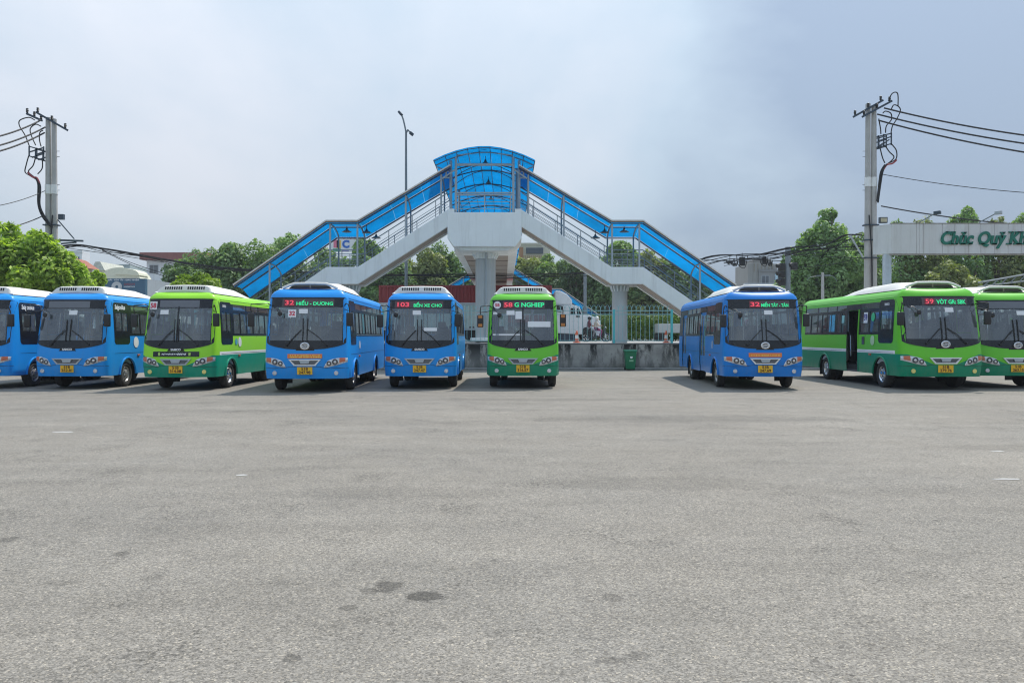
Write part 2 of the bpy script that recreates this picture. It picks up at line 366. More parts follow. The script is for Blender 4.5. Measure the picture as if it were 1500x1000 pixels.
M_LEDRB = mat('led_board_red', (0.20, 0.035, 0.045), 0.4, var=0.1)
M_SIGNB = mat('unlit_board', (0.15, 0.16, 0.18), 0.3, var=0.06)
G_WIND = glass('windscreen_glass', (0.78, 0.83, 0.85), 2.9)
G_SIDE = glass('side_glass', (0.58, 0.70, 0.69), 1.5)
M_BARK = mat('bark', (0.13, 0.105, 0.08), 0.9, var=0.25, scale=4, bump=0.4)

def paint(name, col, kind, low=None):
    """bus paint: one colour, or light green over a white stripe over dark green, plus road dust"""
    t = NT(name); co = t.coord(); sep = t.n('ShaderNodeSeparateXYZ'); t.l(co, sep.inputs[0])
    if kind == 'green':
        # stripe line: flat along the sides, dipping under the grille across the front
        ax = t.math('ABSOLUTE', sep.outputs[0])
        front = t.rng(sep.outputs[1], 0.36, 0.50, 1, 0)
        dip = t.math('MULTIPLY', t.rng(ax, 0.30, 1.02, 0.30, 0.0), front)
        edge = t.math('SUBTRACT', 1.045, dip)
        hi = t.math('GREATER_THAN', sep.outputs[2], edge)
        c = t.mix(hi, low, col)
        st = t.math('MULTIPLY', t.math('GREATER_THAN', sep.outputs[2], 1.045), t.math('LESS_THAN', sep.outputs[2], 1.145))
        st = t.math('MULTIPLY', st, t.math('GREATER_THAN', sep.outputs[1], 0.52))
        c0 = c; c = t.mix(st, c, (0.95, 0.95, 0.93))
    else:
        c = t.mix(t.rng(t.noise(0.6, 3), 0.3, 0.7, 0, 1), col, tuple(q*0.88 for q in col))
    d = t.math('MULTIPLY', t.rng(t.noise(3.2, 7, 0.7), 0.42, 0.78, 0, 1), t.rng(sep.outputs[2], 0.35, 0.8, 0.24, 0.02))
    oi = t.n('ShaderNodeObjectInfo'); fade = t.rng(oi.outputs['Random'], 0, 1, 0.0, 0.03); c = t.mix(fade, c, (0.62, 0.62, 0.60))
    d = t.math('MULTIPLY', d, t.rng(oi.outputs['Random'], 0, 1, 1.5, 0.7))
    rain = t.math('MULTIPLY', t.rng(t.noise(1.0, 5, 0.7, t.mapped((7.0, 7.0, 0.5))), 0.5, 0.75, 0, 0.13), t.rng(sep.outputs[2], 0.4, 1.6, 1.0, 0.1)); d = t.math('ADD', d, rain)
    c = t.mix(d, c, (0.24, 0.22, 0.19))
    t.l(c, t.p.inputs['Base Color']); t.p.inputs['Roughness'].default_value = 0.38
    t.p.inputs['Coat Weight'].default_value = 0.18; t.p.inputs['Coat Roughness'].default_value = 0.08; t.p.inputs['Specular IOR Level'].default_value = 0.25
    t.bump(t.noise(1.2, 2), 0.06, 0.03)
    return t.m
P_BLUE = paint('bus_paint_blue', (0.0, 0.315, 0.86), 'blue')
P_BLUE2 = paint('bus_paint_deep_blue', (0.0, 0.22, 0.70), 'blue')
P_GREEN = paint('bus_paint_green', (0.34, 0.78, 0.035), 'green', (0.0, 0.31, 0.19))
P_GREEN2 = paint('bus_paint_leaf_green', (0.15, 0.58, 0.035), 'green', (0.0, 0.27, 0.14))
# ------------------------------------------------------------------ the setting: ground
g = MB(); g.add([(-400,-60,0),(400,-60,0),(400,38.75,0),(-400,38.75,0)], [(0,1,2,3)]); tag(g.build('parking_yard', M_ASPH), kind='structure')
ZR = 1.26
g = MB(); g.add([(-900,39.2,ZR-0.02),(900,39.2,ZR-0.02),(900,1500,ZR-0.02),(-900,1500,ZR-0.02)], [(0,1,2,3)]); tag(g.build('highway', M_ROAD), kind='structure')
g = MB(); g.box(-70, 70, 39.03, 49.0, ZR-0.3, ZR+0.015); tag(g.build('pavement', M_PAVE, bevel=0.02), kind='structure')
g = MB(); g.box(-70, 70, 92.5, 100, ZR-0.3, ZR+0.1); tag(g.build('pavement', M_PAVE), kind='structure')
for py_ in (52.5, 56.5, 66, 74, 82):
    for k in range(-14, 15):
        if py_ in (66,) and k % 2: pass
    g = MB()
    for k in range(-14, 15): g.add([(k*6, py_, ZR-0.012), (k*6+3, py_, ZR-0.012), (k*6+3, py_+0.15, ZR-0.012), (k*6, py_+0.15, ZR-0.012)], [(0,1,2,3)])
    tag(g.build('lane_marking', M_WHITE), kind='structure')
M_FADE = mat('faded_marking', (0.42, 0.41, 0.39), 0.85, var=0.25, scale=9)
rm = random.Random(3)
for i, (px, py, w, d, lab) in enumerate(((92, 633, .20, .05, 'worn white paint patch on the asphalt before the second blue bus'), (354, 696, .07, .03, 'small white paint fleck on the asphalt in front of bus 32'),
                         (1476, 702, .17, .03, 'thin worn white paint streak on the asphalt near the right edge'), (1462, 661, .10, .03, 'faint white paint dab on the asphalt below the rightmost green bus'))):
    D = EYE*F_PX/(py-HOR); x0 = (px-750)/F_PX*D; n = 16
    pts = [(x0 + math.cos(a)*w*rm.uniform(.7, 1.1), D + math.sin(a)*d*2*rm.uniform(.6, 1.1), 0.004) for a in [2*PI*k/n for k in range(n)]]
    m = MB(); m.add(pts, [tuple(range(n))]); tag(m.build('paint_patch', M_FADE), kind='structure')
# concrete retaining wall with a lip and a kerb at its foot
def wallmat():
    t = NT('stained_concrete'); co = t.coord(); sep = t.n('ShaderNodeSeparateXYZ'); t.l(co, sep.inputs[0])
    v = t.rng(t.noise(1.3, 7, 0.65), 0.3, 0.7, 0, 1)
    c = t.mix(v, (0.235, 0.225, 0.21), (0.45, 0.43, 0.395))
    s = t.rng(t.noise(1.0, 6, 0.7, t.mapped((1.5, 1.5, 0.45))), 0.46, 0.54, 0, 0.95)
    s = t.math('MULTIPLY', s, t.rng(sep.outputs[2], 0.1, 1.15, 0.35, 1.1))
    c = t.mix(s, c, (0.022, 0.023, 0.022))
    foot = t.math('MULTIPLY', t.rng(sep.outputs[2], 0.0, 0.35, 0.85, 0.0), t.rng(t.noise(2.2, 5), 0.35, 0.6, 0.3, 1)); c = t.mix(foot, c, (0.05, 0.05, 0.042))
    t.l(c, t.p.inputs['Base Color']); t.p.inputs['Roughness'].default_value = 0.9; t.bump(t.noise(9, 6, 0.7), 0.4, 0.03); return t.m
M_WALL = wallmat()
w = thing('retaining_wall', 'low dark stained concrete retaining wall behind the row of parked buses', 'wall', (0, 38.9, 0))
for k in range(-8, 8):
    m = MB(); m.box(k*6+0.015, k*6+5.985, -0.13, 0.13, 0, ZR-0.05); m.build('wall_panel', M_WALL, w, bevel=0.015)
m = MB(); m.box(-48, 48, -0.14, 0.12, ZR-0.05, ZR+0.01); m.build('coping', mat('coping_concrete', (0.16, 0.155, 0.15), 0.9, var=0.3, scale=2, streak=0.8, dirt=(0.05, 0.05, 0.045)), w, bevel=0.02)
m = MB(); m.box(-48, 48, -0.75, -0.135, 0, 0.09); m.build('kerb', mat('kerb_concrete', (0.25, 0.245, 0.235), 0.9, var=0.25, scale=3, dirt=(0.09, 0.09, 0.08)), w, bevel=0.02)

# ------------------------------------------------------------------ buses
def bus(spec):
    name, label, X, Y, rz, big = spec['name'], spec['label'], spec['x'], spec['y'], spec.get('rz', 0), spec['big']
    P = spec['paint']; sc_ = spec.get('scale', 1.0)
    root = thing(name, label, 'bus', (X, Y, 0), R(rz), 'city buses parked in a row'); root.scale = (sc_, sc_, sc_)
    Wd = 1.2 if big else 1.105; L = 8.8 if big else 7.4
    SK, GUT, TOP = 0.40, 2.70, (2.97 if big else 2.93)
    y1w, y2w, WR, AR = 1.50, (6.1 if big else 5.4), 0.405, 0.52
    cdep, nexp = 0.42, 3.5
    hwid = lambda z: Wd - 0.02*max(0, (0.75-z)/0.35) - 0.075*max(0, (z-1.3)/1.4)**1.3
    rake = lambda z: (0.30*((z-1.05)/1.7)**1.35 if z > 1.05 else 0.05*max(0, (0.7-z)/0.3)**1.5) - (0.03*math.exp(-((z-0.85)/0.3)**2))
    plan = lambda r: cdep*(1-(max(0, 1-abs(r)**nexp))**(1/nexp)) + 0.05*r*r
    def F(x, z, off=0.0):
        h = hwid(z); r = max(-1, min(1, x/h)); y0 = plan(r)
        return (x, y0 + rake(z)*(1-min(1, y0/1.2)) - off, z)
    def Sd(sg, y, z, off=0.0): return (sg*(hwid(z)+off), y, z)
    zf0, zf1 = 1.50, 2.44                      # see-through windscreen
    zrows = [SK, 0.56, 0.72, 0.90, 0.98, 1.10, 1.25, zf0, 1.62, 1.70, 1.78, 2.0, 2.34, 2.38, zf1, 2.50, 2.62, GUT]
    nw = 5 if big else 4
    wr = [(1.78 + k*(L-0.5-1.78)/nw + 0.05, 1.78 + (k+1)*(L-0.5-1.78)/nw - 0.05) for k in range(nw)]
    if big:
        wl = [(1.70, 3.02), (4.22, 5.02), (5.12, 5.92), (6.0, 6.85)]; doors = [(3.14, 4.12)] + ([(7.0, 7.85)] if spec.get('rear_door') else []); wl += [] if spec.get('rear_door') else [(6.95, 8.2)]
    else:
        wl = [(1.72, 2.40), (3.45, 4.5), (4.6, 5.65), (5.75, 6.85)]; doors = [(2.50, 3.35)]
    drv = (0.80, 1.52)
    holes = {1: [(drv[0], drv[1], 1.78, 2.34)] + [(a, b, 1.70, 2.34) for a, b in wr] + [(a, b, 2.44, 2.62) for a, b in wr],
            -1: [(drv[0], drv[1], 1.70, 2.34)] + [(a, b, 1.70, 2.34) for a, b in wl] + [(a, b, 2.44, 2.62) for a, b in wl] + [(a, b, SK, 2.44) for a, b in doors]}
    fr = [0, .3, .6, .88, .94, .975, .993, 1.0]
    arch = lambda y: max([SK] + [WR + math.sqrt(max(0, AR*AR-(y-c)**2)) for c in (y1w, y2w) if abs(y-c) < AR])
    body = MB()
    for sg in (1, -1):
        ys = {L-0.18}
        for h in holes[sg]: ys |= {h[0], h[1]}
        for c in (y1w, y2w): ys |= {c + AR*math.cos(R(a)) for a in range(0, 181, 15)}
        ys = sorted(y for y in ys if y > cdep+0.12 and y <= L-0.18)
        cols = [('f', r) for r in fr] + [('s', y) for y in ys] + [('r', r) for r in (1, .97, .85, .7, .35, 0)]
        def P3(c, z, ins=0.0):
            h = hwid(z) - ins
            if c[0] == 'f':
                y0 = plan(c[1]); return (sg*h*c[1], y0 + rake(z)*(1-min(1, y0/1.2)) + ins*(1-c[1]**4), z)
            if c[0] == 's': return (sg*h, c[1], z)
            return (sg*h*c[1], L - 0.18 + 0.18*(1-c[1]**6) - ins*(1-c[1]**4) - 0.1*max(0, (z-1.2)/1.5), z)
        grid = []
        for z in zrows: grid.append([P3(c, max(z, arch(c[1])) if c[0] == 's' else z) for c in cols])
        for a in (25, 50, 72, 90):
            zz = GUT + (TOP-GUT)*math.sin(R(a)); grid.append([P3(c, zz, 0.30*(1-math.cos(R(a)))) for c in cols])
        grid.append([P3(c, TOP+0.025, 0.62) for c in cols])
        n = len(cols); o = len(body.v); body.v += [p for row in grid for p in row]
        for j in range(len(grid)-1):
            for i in range(n-1):
                q = [o+j*n+i, o+j*n+i+1, o+(j+1)*n+i+1, o+(j+1)*n+i]
                zm = 0.5*(zrows[j]+zrows[j+1]) if j+1 < len(zrows) else 9
                c0, c1 = cols[i], cols[i+1]
                if abs(body.v[q[0]][2]-body.v[q[3]][2]) + abs(body.v[q[1]][2]-body.v[q[2]][2]) < 1e-4: continue
                mi = 0
                if c0[0] == 'f' and c1[0] == 'f' and 0.5*(c0[1]+c1[1]) < .88 and zf0 < zm < zf1: continue
                if c0[0] == 's' and c1[0] == 's':
                    ym = 0.5*(c0[1]+c1[1])
                    if any(h[0] < ym < h[1] and h[2] < zm < h[3] for h in holes[sg]): continue
                    if 1.62 < ym < L-0.45 and 1.63 < zm < 2.66: mi = 1
                if c0[0] == 'r' and 0.5*(c0[1]+c1[1]) < .85 and 1.70 < zm < 2.50: continue
                body.f.append(tuple(q)); body.mi.append(mi)
        # roof cap strips to the centre line
        last = o + (len(grid)-1)*n
        for i in range(n-1):
            p, q = body.v[last+i], body.v[last+i+1]; k = len(body.v)
            body.v += [(0, p[1], TOP+0.05), (0, q[1], TOP+0.05)]; body.f.append((last+i, last+i+1, k+1, k)); body.mi.append(0)
    body.build('body', [P, M_MASK], root, smooth=35)
    # arch lips, wheel housings, underframe
    for sg in (1, -1):
        for c in (y1w, y2w):
            m = MB(); m.tube([(sg*(Wd+0.004), c+(AR+0.012)*math.cos(R(a)), WR+(AR+0.012)*math.sin(R(a))) for a in range(0, 181, 12)], 0.032, 6); m.build('wheel_arch', P, root, smooth=60)
    m = MB()
    for c in (y1w, y2w):
        for sg in (1, -1):
            pr = [(c+(AR-0.01)*math.cos(R(a)), WR+(AR-0.01)*math.sin(R(a))) for a in range(0, 181, 18)]
            o = len(m.v); m.v += [(sg*(Wd-0.03), a, b) for a, b in pr] + [(sg*(Wd-0.5), a, b) for a, b in pr]; k = len(pr)
            for i in range(k-1): m.f.append((o+i, o+i+1, o+k+i+1, o+k+i)); m.mi.append(0)
            m.f.append(tuple(o+k+i for i in range(k))); m.mi.append(0)
    m.box(-0.62, 0.62, 0.9, L-0.5, 0.36, 0.70); m.box(-Wd+0.06, Wd-0.06, 0.75, y1w-AR-0.02, 0.42, 0.6); m.box(-Wd+0.06, Wd-0.06, y1w+AR+0.02, y2w-AR-0.02, 0.42, 0.62); m.box(-Wd+0.06, Wd-0.06, y2w+AR+0.02, L-0.3, 0.42, 0.62)
    m.tube([(-0.9, y1w, WR), (0.9, y1w, WR)], 0.07, 8); m.tube([(-0.9, y2w, WR), (0.9, y2w, WR)], 0.10, 8)
    m.build('underframe', M_DARK, root)
    m = MB()
    for c in (y1w, y2w):
        for sg in (1, -1): m = MB(); m.box(sg*Wd-0.17-sg*0.2, sg*Wd+0.17-sg*0.2, c+AR+0.02, c+AR+0.035, 0.16, 0.62); m.build('mud_flap', M_BLACK, root)
    # wheels: tyre (part of wheel), rim, hub nuts
    chromed = spec.get('chrome', False)
    for c, rear in ((y1w, 0), (y2w, 1)):
        for sg in (1, -1):
            xo = sg*(Wd-0.05)
            m = MB(); m.lathe([(0.235,-0.02),(0.25,0.0),(0.30,0.012),(0.36,0.008),(0.392,-0.012),(WR,-0.05),(WR,-0.19),(0.385,-0.22),(0.30,-0.235),(0.0,-0.235)], (0,0,0), 'x', 30)
            if sg < 0: m.v = [(-a, b, d) for a, b, d in m.v]
            if rear: m.v += [(a - sg*0.27, b, d) for a, b, d in m.v]; k = len(m.v)//2; m.f += [tuple(i+k for i in f) for f in m.f]; m.mi *= 2
            wh = m.build('wheel', M_TYRE, root, smooth=40); wh.location = (xo, c, WR)
            m = MB(); dp = -0.10 if rear else 0.0
            m.lathe([(0.24,-0.004),(0.245,-0.012),(0.225,-0.018),(0.205,-0.05+dp*.3),(0.19,-0.055+dp),(0.15,-0.035+dp),(0.10,-0.015+dp),(0.09,0.025),(0.055,0.035),(0.0,0.037)], (0,0,0), 'x', 24)
            if sg < 0: m.v = [(-a, b, d) for a, b, d in m.v]
            rim = m.build('rim', M_CHROME if chromed else M_RIM, wh, smooth=35)
            m = MB()
            for k in range(6):
                a = 2*PI*k/6 + 0.2
                m.ball((sg*(-0.008+dp*0.8), 0.13*math.cos(a), 0.13*math.sin(a)), (0.022, 0.02, 0.02), 6, 4)
            m.build('wheel_nut', M_CHROME, wh, smooth=60)
            if not rear or chromed:
                m = MB()
                for k in range(8 if not chromed else 10):
                    a = 2*PI*k/(8 if not chromed else 10)
                    m.ball((sg*(-0.046+dp), 0.178*math.cos(a), 0.178*math.sin(a)), (0.012, 0.026, 0.026), 8, 4)
                m.build('vent_hole', M_DARK, wh)
    # patches lying on the front and side skins
    def patch(fn, a0, a1, b0, b1, r=0.0, hole=None, na=10, nb=6, warp=None, only=None):
        al = sorted({a0, a1} | {a0+(a1-a0)*k/na for k in range(na+1)} | ({hole[0], hole[1]} if hole else set()))
        bl = {b0, b1} | {b0+(b1-b0)*k/nb for k in range(nb+1)} | ({hole[2], hole[3]} if hole else set())
        if r: bl |= {b0+r*(1-math.cos(R(t))) for t in (0, 25, 50, 70, 90)} | {b1-r*(1-math.cos(R(t))) for t in (0, 25, 50, 70, 90)}
        bl = sorted(bl); m = MB(); idx = {}
        bl = [b for i, b in enumerate(bl) if i == 0 or b-bl[i-1] > 1e-5]; al = [b for i, b in enumerate(al) if i == 0 or b-al[i-1] > 1e-5]
        if r: al = [a for a in al if a in (al[0], al[-1]) or (a-al[0] > r and al[-1]-a > r)]
        for j, b in enumerate(bl):
            d = min(b-b0, b1-b); ins = 0 if (not r or d >= r) else r - math.sqrt(max(0, r*r-(r-d)**2))
            for i, a in enumerate(al):
                aa = a + ins if i == 0 else a - ins if i == len(al)-1 else a
                bb = warp(aa, b) if warp else b
                idx[i, j] = len(m.v); m.v.append(fn(aa, bb))
        for j in range(len(bl)-1):
            for i in range(len(al)-1):
                am, bm_ = 0.5*(al[i]+al[i+1]), 0.5*(bl[j]+bl[j+1])
                inside = hole and hole[0] < am < hole[1] and hole[2] < bm_ < hole[3]
                if bool(inside) != (only == 'in'): 
                    if only == 'in' or inside: continue
                m.f.append((idx[i,j], idx[i+1,j], idx[i+1,j+1], idx[i,j+1])); m.mi.append(0)
        return m
    xw = hwid(1.9)*0.965; xh = hwid(1.9)*0.865
    def wwarp(a, b):
        if b < zf0: return b + 0.17*(abs(a)/xw)**2.6*(zf0-b)/(zf0-1.23)
        return b
    patch(lambda a, b: F(a, b, 0.006), -xw, xw, 1.23, 2.735, 0.10, (-xh, xh, zf0, zf1), 12, 6, wwarp).build('windscreen_surround', M_MASK, root, smooth=50)
    patch(lambda a, b: F(a, b, 0.010), -xh-0.01, xh+0.01, zf0-0.01, zf1+0.01, 0.0, None, 14, 8).build('windscreen', G_WIND, root, smooth=60)
    if spec.get('split'):
        m = MB(); m.tube([F(0, z, 0.014) for z in (1.44, 1.7, 2.0, 2.3, 2.5)], 0.022, 6); m.build('windscreen_divider', M_BPLAST, root)
    # driver's window with the dipped sill (both sides)
    for sg in (1, -1):
        zb = 1.36
        dip = lambda a, b: b
        patch(lambda a, b: Sd(sg, a, b, 0.006), 0.655 if big else 0.66, 1.66, zb, 2.67, 0.12, (drv[0], drv[1], 1.78, 2.34), 8, 6, dip).build('quarter_window_surround', M_MASK, root, smooth=50)
        patch(lambda a, b: Sd(sg, a, b, -0.004), drv[0]-0.02, drv[1]+0.02, 1.70, 2.36, 0, None, 1, 3).build('quarter_window', G_SIDE, root)
        if sg > 0: m = MB(); m.tube([Sd(sg, drv[0]+0.38, 1.72, 0.008), Sd(sg, drv[0]+0.38, 2.34, 0.008)], 0.014, 5); m.build('window_bar', M_BPLAST, root)
        for a, b in (wr if sg > 0 else wl):
            for z0, z1 in ((1.69, 2.35), (2.43, 2.63)):
                w_ = patch(lambda p, q: Sd(sg, p, q, -0.008), a-0.01, b+0.01, z0, z1, 0, None, 1, 3).build('window', G_SIDE, root)
                if z0 < 2:
                    mid = (a+b)/2; m = MB(); m.bar(Sd(sg, mid, z0, 0.0), Sd(sg, mid, z1, 0.0), 0.05, 0.03, (1,0,0)); m.build('sash', M_BPLAST, w_)
        if spec.get('trim'): m = MB(); m.tube([Sd(sg, y, 1.645, 0.004) for y in ((1.68, 3, 5, L-0.45) if sg > 0 else (1.68, 2.2, 2.8))], 0.014, 5); m.build('window_trim', M_CHROME, root)
        # panel seams, side marker lamp, gutter
        m = MB()
        for y in ((2.6, 4.2, 5.4, 7.0) if big else (2.6, 4.0, 6.1)): m.bar(Sd(sg, y, 0.42, 0.001), Sd(sg, y, 1.62, 0.001), 0.008, 0.004, (1,0,0))
        m.bar(Sd(sg, 0.66, 1.08, 0.001), Sd(sg, L-0.25, 1.08, 0.001), 0.006, 0.008)
        m.build('panel_seam', M_BPLAST, root)
        m = MB(); m.tube([(sg*(hwid(GUT)-0.01), y, GUT+0.03) for y in (0.75, 2, 4, 6, L-0.25)], 0.016, 6); m.build('roof_gutter', P, root)
        m = MB(); q = Sd(sg, y1w+0.72, 1.0, 0.012); m.box(q[0]-0.02, q[0]+0.02, q[1]-0.07, q[1]+0.07, 0.97, 1.03); m.build('marker_lamp', M_AMBER, root, bevel=0.008)
    # rear window
    m = MB(); yr = lambda z: L-0.1*max(0, (z-1.2)/1.5)-0.03
    m.add([(-Wd*.8, yr(1.68), 1.68), (Wd*.8, yr(1.68), 1.68), (Wd*.8, yr(2.52), 2.52), (-Wd*.8, yr(2.52), 2.52)], [(0,1,2,3)]); m.build('rear_window', G_SIDE, root)
    # doors on the left of the picture side (kerb side)
    for k, (a, b) in enumerate(doors):
        if spec.get('open_door') and k == 0:
            d = MB(); d.box(-Wd+0.40, -Wd+0.44, a+0.02, b-0.3, 0.98, 1.62); d.build('door_partition', mat('partition_grey', (0.72, 0.71, 0.70), 0.6, var=0.05), root)
            d = MB(); d.box(-Wd+0.03, -Wd+0.75, a, b, 0.40, 0.46); d.box(-Wd+0.35, -Wd+0.75, a, b, 0.46, 0.72); d.build('door_step', M_FLOOR, root)
            d = MB(); d.box(-Wd+0.1, -Wd+0.75, a-0.035, a-0.01, 0.48, 2.42); d.build('door_leaf', M_MASK, root); d = MB(); d.box(-Wd+0.1, -Wd+0.75, b+0.01, b+0.035, 0.48, 2.42); d.build('door_leaf', M_MASK, root)
            d = MB(); d.tube([Sd(-1, a+0.02, 0.42, 0.01), Sd(-1, a+0.02, 1.6, 0.01), Sd(-1, a+0.02, 2.44, 0.01)], 0.022, 6); d.build('door_frame', P, root)
            d = MB(); d.tube([(-Wd+0.12, b-0.1, 0.9), (-Wd+0.10, b-0.12, 1.6)], 0.016, 6); d.build('grab_rail', M_CHROME, root)
            continue
        md = (a+b)/2
        for u, v in ((a+0.012, md-0.008), (md+0.008, b-0.012)):
            leaf = patch(lambda p, q: Sd(-1, p, q, -0.02), u, v, 0.42, 2.43, 0, (u+0.07, v-0.07, 0.95, 2.33), 1, 6).build('door', P, root)
            patch(lambda p, q: Sd(-1, p, q, -0.03), u+0.05, v-0.05, 0.93, 2.35, 0, None, 1, 4).build('door_pane', G_SIDE, leaf)
            h = MB(); h.tube([Sd(-1, (u+v)/2, 1.0, -0.06), Sd(-1, (u+v)/2, 1.75, -0.07)], 0.014, 6); h.build('handle', M_CHROME, leaf)
    # cabin: lining, dashboard, wheel, seats, curtains
    m = MB()
    for sg in (1, -1):
        for y0, y1 in ((0.75, 1.62), (1.62, 2.45 if big else 2.40), (4.2 if big else 3.72, L-0.3)) if sg < 0 else ((0.75, L-0.3),):
            m.add([(sg*(Wd-0.07), y0, 0.72), (sg*(Wd-0.07), y1, 0.72), (sg*(Wd-0.07), y1, 1.64), (sg*(Wd-0.07), y0, 1.64)], [(0,1,2,3)])
    m.add([(-Wd+0.13, 0.55, 2.66), (Wd-0.13, 0.55, 2.66), (Wd-0.13, L-0.3, 2.66), (-Wd+0.13, L-0.3, 2.66)], [(0,1,2,3)])
    m.add([(-Wd+0.1, L-0.28, 0.72), (Wd-0.1, L-0.28, 0.72), (Wd-0.1, L-0.28, 1.66), (-Wd+0.1, L-0.28, 1.66)], [(0,1,2,3)])
    m.build('cabin_lining', M_INT, root, fix=False)
    m = MB(); m.add([(-Wd+0.08, 0.5, 0.72), (Wd-0.08, 0.5, 0.72), (Wd-0.08, L-0.28, 0.72), (-Wd+0.08, L-0.28, 0.72)], [(0,1,2,3)]) if not spec.get('open_door') else m.add([(-Wd+0.80, 0.5, 0.72), (Wd-0.08, 0.5, 0.72), (Wd-0.08, L-0.28, 0.72), (-Wd+0.80, L-0.28, 0.72)], [(0,1,2,3)])
    m.build('cabin_floor', M_FLOOR, root, fix=False)
    m = MB(); m.prism([(0.36, 0.72), (0.95, 0.72), (0.95, 1.28), (0.78, 1.46), (0.36, 1.44)], -Wd+0.14, Wd-0.14, 'x'); m.box(0.25, 0.85, 0.70, 0.92, 1.42, 1.56); m.build('dashboard', M_BPLAST, root, bevel=0.03)
    m = MB(); c = Vector((0.55, 1.08, 1.52)); ax = Vector((0, 0.62, 0.78)); u = Vector((1,0,0)); v = ax.cross(u)
    m.tube([c + (u*math.cos(2*PI*k/20) + v*math.sin(2*PI*k/20))*0.235 for k in range(21)], 0.016, 6); m.tube([c, c-ax*0.4], 0.03, 6); m.bar(c-u*.22, c+u*.22, .03, .02)
    m.build('steering_wheel', M_BLACK, root, smooth=60)
    m = MB(); m.box(0.30, 0.80, 1.42, 1.90, 1.08, 1.20); m.box(0.32, 0.78, 1.84, 1.95, 1.20, 1.86); m.box(0.42, 0.68, 1.86, 1.94, 1.88, 2.08); m.build('driver_seat', M_SEATO if spec.get('orange') else M_SEATG, root, bevel=0.04)
    m = MB()
    rows = int((L-0.9-2.5)/0.82)
    for k in range(rows):
        y = 2.5 + k*0.82
        for xs in ((-Wd+0.14, -0.22), (0.30, Wd-0.14)):
            if xs[0] < 0 and (y < doors[0][1]+0.1 or (len(doors) > 1 and doors[1][0]-0.6 < y < doors[1][1])): continue
            for h in (0, 1):
                a = xs[0] + (xs[1]-xs[0])*h/2 + 0.015; b = xs[0] + (xs[1]-xs[0])*(h+1)/2 - 0.015
                m.box(a, b, y, y+0.42, 1.08, 1.18); m.box(a, b, y+0.40, y+0.50, 1.18, 1.84); m.box(a+0.08, b-0.08, y+0.42, y+0.48, 1.84, 1.98)
    s_ = m.build('seat', M_SEAT if spec['paint'] in (P_BLUE, P_BLUE2) else M_SEATG, root, bevel=0.02); s_['kind'] = 'stuff'
    m = MB()
    for xs in (-0.32, 0.34): m.tube([(xs, 1.2, 2.5), (xs, L-0.8, 2.5)], 0.018, 6)
    for y in (2.2, 4.2, 6.0): m.tube([(0.34, y, 0.75), (0.34, y, 2.64)], 0.018, 6); m.tube([(-0.32, y+0.6, 0.75), (-0.32, y+0.6, 2.64)], 0.018, 6)
    m.build('handrail', M_CHROME, root)
    for sg in (1, -1):
        m = MB(); n = 9
        for y in ([a for a, b in (wr if sg > 0 else wl)][1:]):
            for k in range(n-1):
                xx = [sg*(Wd-0.16+0.02*math.sin(q*2.2)) for q in (k, k+1)]
                m.add([(xx[0], y+k*0.025, 1.72), (xx[1], y+(k+1)*0.025, 1.72), (xx[1], y+(k+1)*0.025, 2.62), (xx[0], y+k*0.025, 2.62)], [(0,1,2,3)])
        m.build('curtain', M_CURT, root, fix=False)
    # air conditioner on the roof
    aw = 0.80 if not big else 0.86; ya, yb = (0.62, 4.3) if not big else (0.75, 5.4); hh = 0.205 if not big else 0.205; z0 = TOP-0.02
    prof = [(ya, 0.0), (ya+0.07, 0.84), (ya+0.20, 0.98), (ya+0.55, 1.02), (yb-1.3, 0.85), (yb-0.5, 0.5), (yb, 0.02)] if not big else [(ya, 0.0), (ya+0.10, 0.25), (ya+0.5, 0.9), (ya+0.9, 1.0), (yb-1.6, 0.85), (yb-0.6, 0.5), (yb, 0.02)]
    m = MB(); secs = []
    for y, hq in prof:
        h2 = hh*hq + 0.06; taper = 1.0 if y < yb-1 else 0.9
        secs.append([(x_*aw*taper, y, z0 + zz*h2) for x_, zz in ((-1.12, 0), (-1.05, 0.35), (-0.90, 0.82), (-0.78, 0.97), (-0.4, 1.0), (0, 1.02), (0.4, 1.0), (0.78, 0.97), (0.90, 0.82), (1.05, 0.35), (1.12, 0))])
    o = len(m.v); n = 11; m.v += [p for s in secs for p in s]
    for j in range(len(secs)-1):
        for i in range(n-1):
            m.f.append((o+j*n+i, o+j*n+i+1, o+(j+1)*n+i+1, o+(j+1)*n+i)); m.mi.append(0)
    m.f.append(tuple(o+i for i in range(n))); m.mi.append(0)
    ac = m.build('air_conditioner', M_AC, root, smooth=40)
    if not big:
        m = MB()
        for k in range(18):
            if k in (8, 9): continue
            xx = -0.58 + k*1.16/17
            yy = lambda zq: ya + 0.07*(zq-0.06)/(hh*0.84)
            m = MB(); m.bar((xx, yy(0.12)-0.006, z0+0.12), (xx, yy(0.205)-0.006, z0+0.205), 0.034, 0.014); m.build('vent_slot', M_DARK, ac)
    else:
        m = MB(); m.prism([(-0.62, z0+0.075), (0.62, z0+0.075), (0.50, z0+0.16), (0.40, z0+0.175), (-0.40, z0+0.175), (-0.50, z0+0.16)], ya-0.012, ya+0.42); m.build('intake', mat('intake_dark', (0.045, 0.038, 0.03), 0.8), ac)
        m = MB(); m.tube([(-0.80, ya-0.02, z0+0.07), (-0.62, ya-0.02, z0+0.15), (-0.45, ya-0.0, z0+0.205), (0, ya-0.0, z0+0.212), (0.45, ya-0.0, z0+0.205), (0.62, ya-0.02, z0+0.15), (0.80, ya-0.02, z0+0.07)], 0.042, 8); m.build('intake_lip', M_AC, ac, smooth=60)
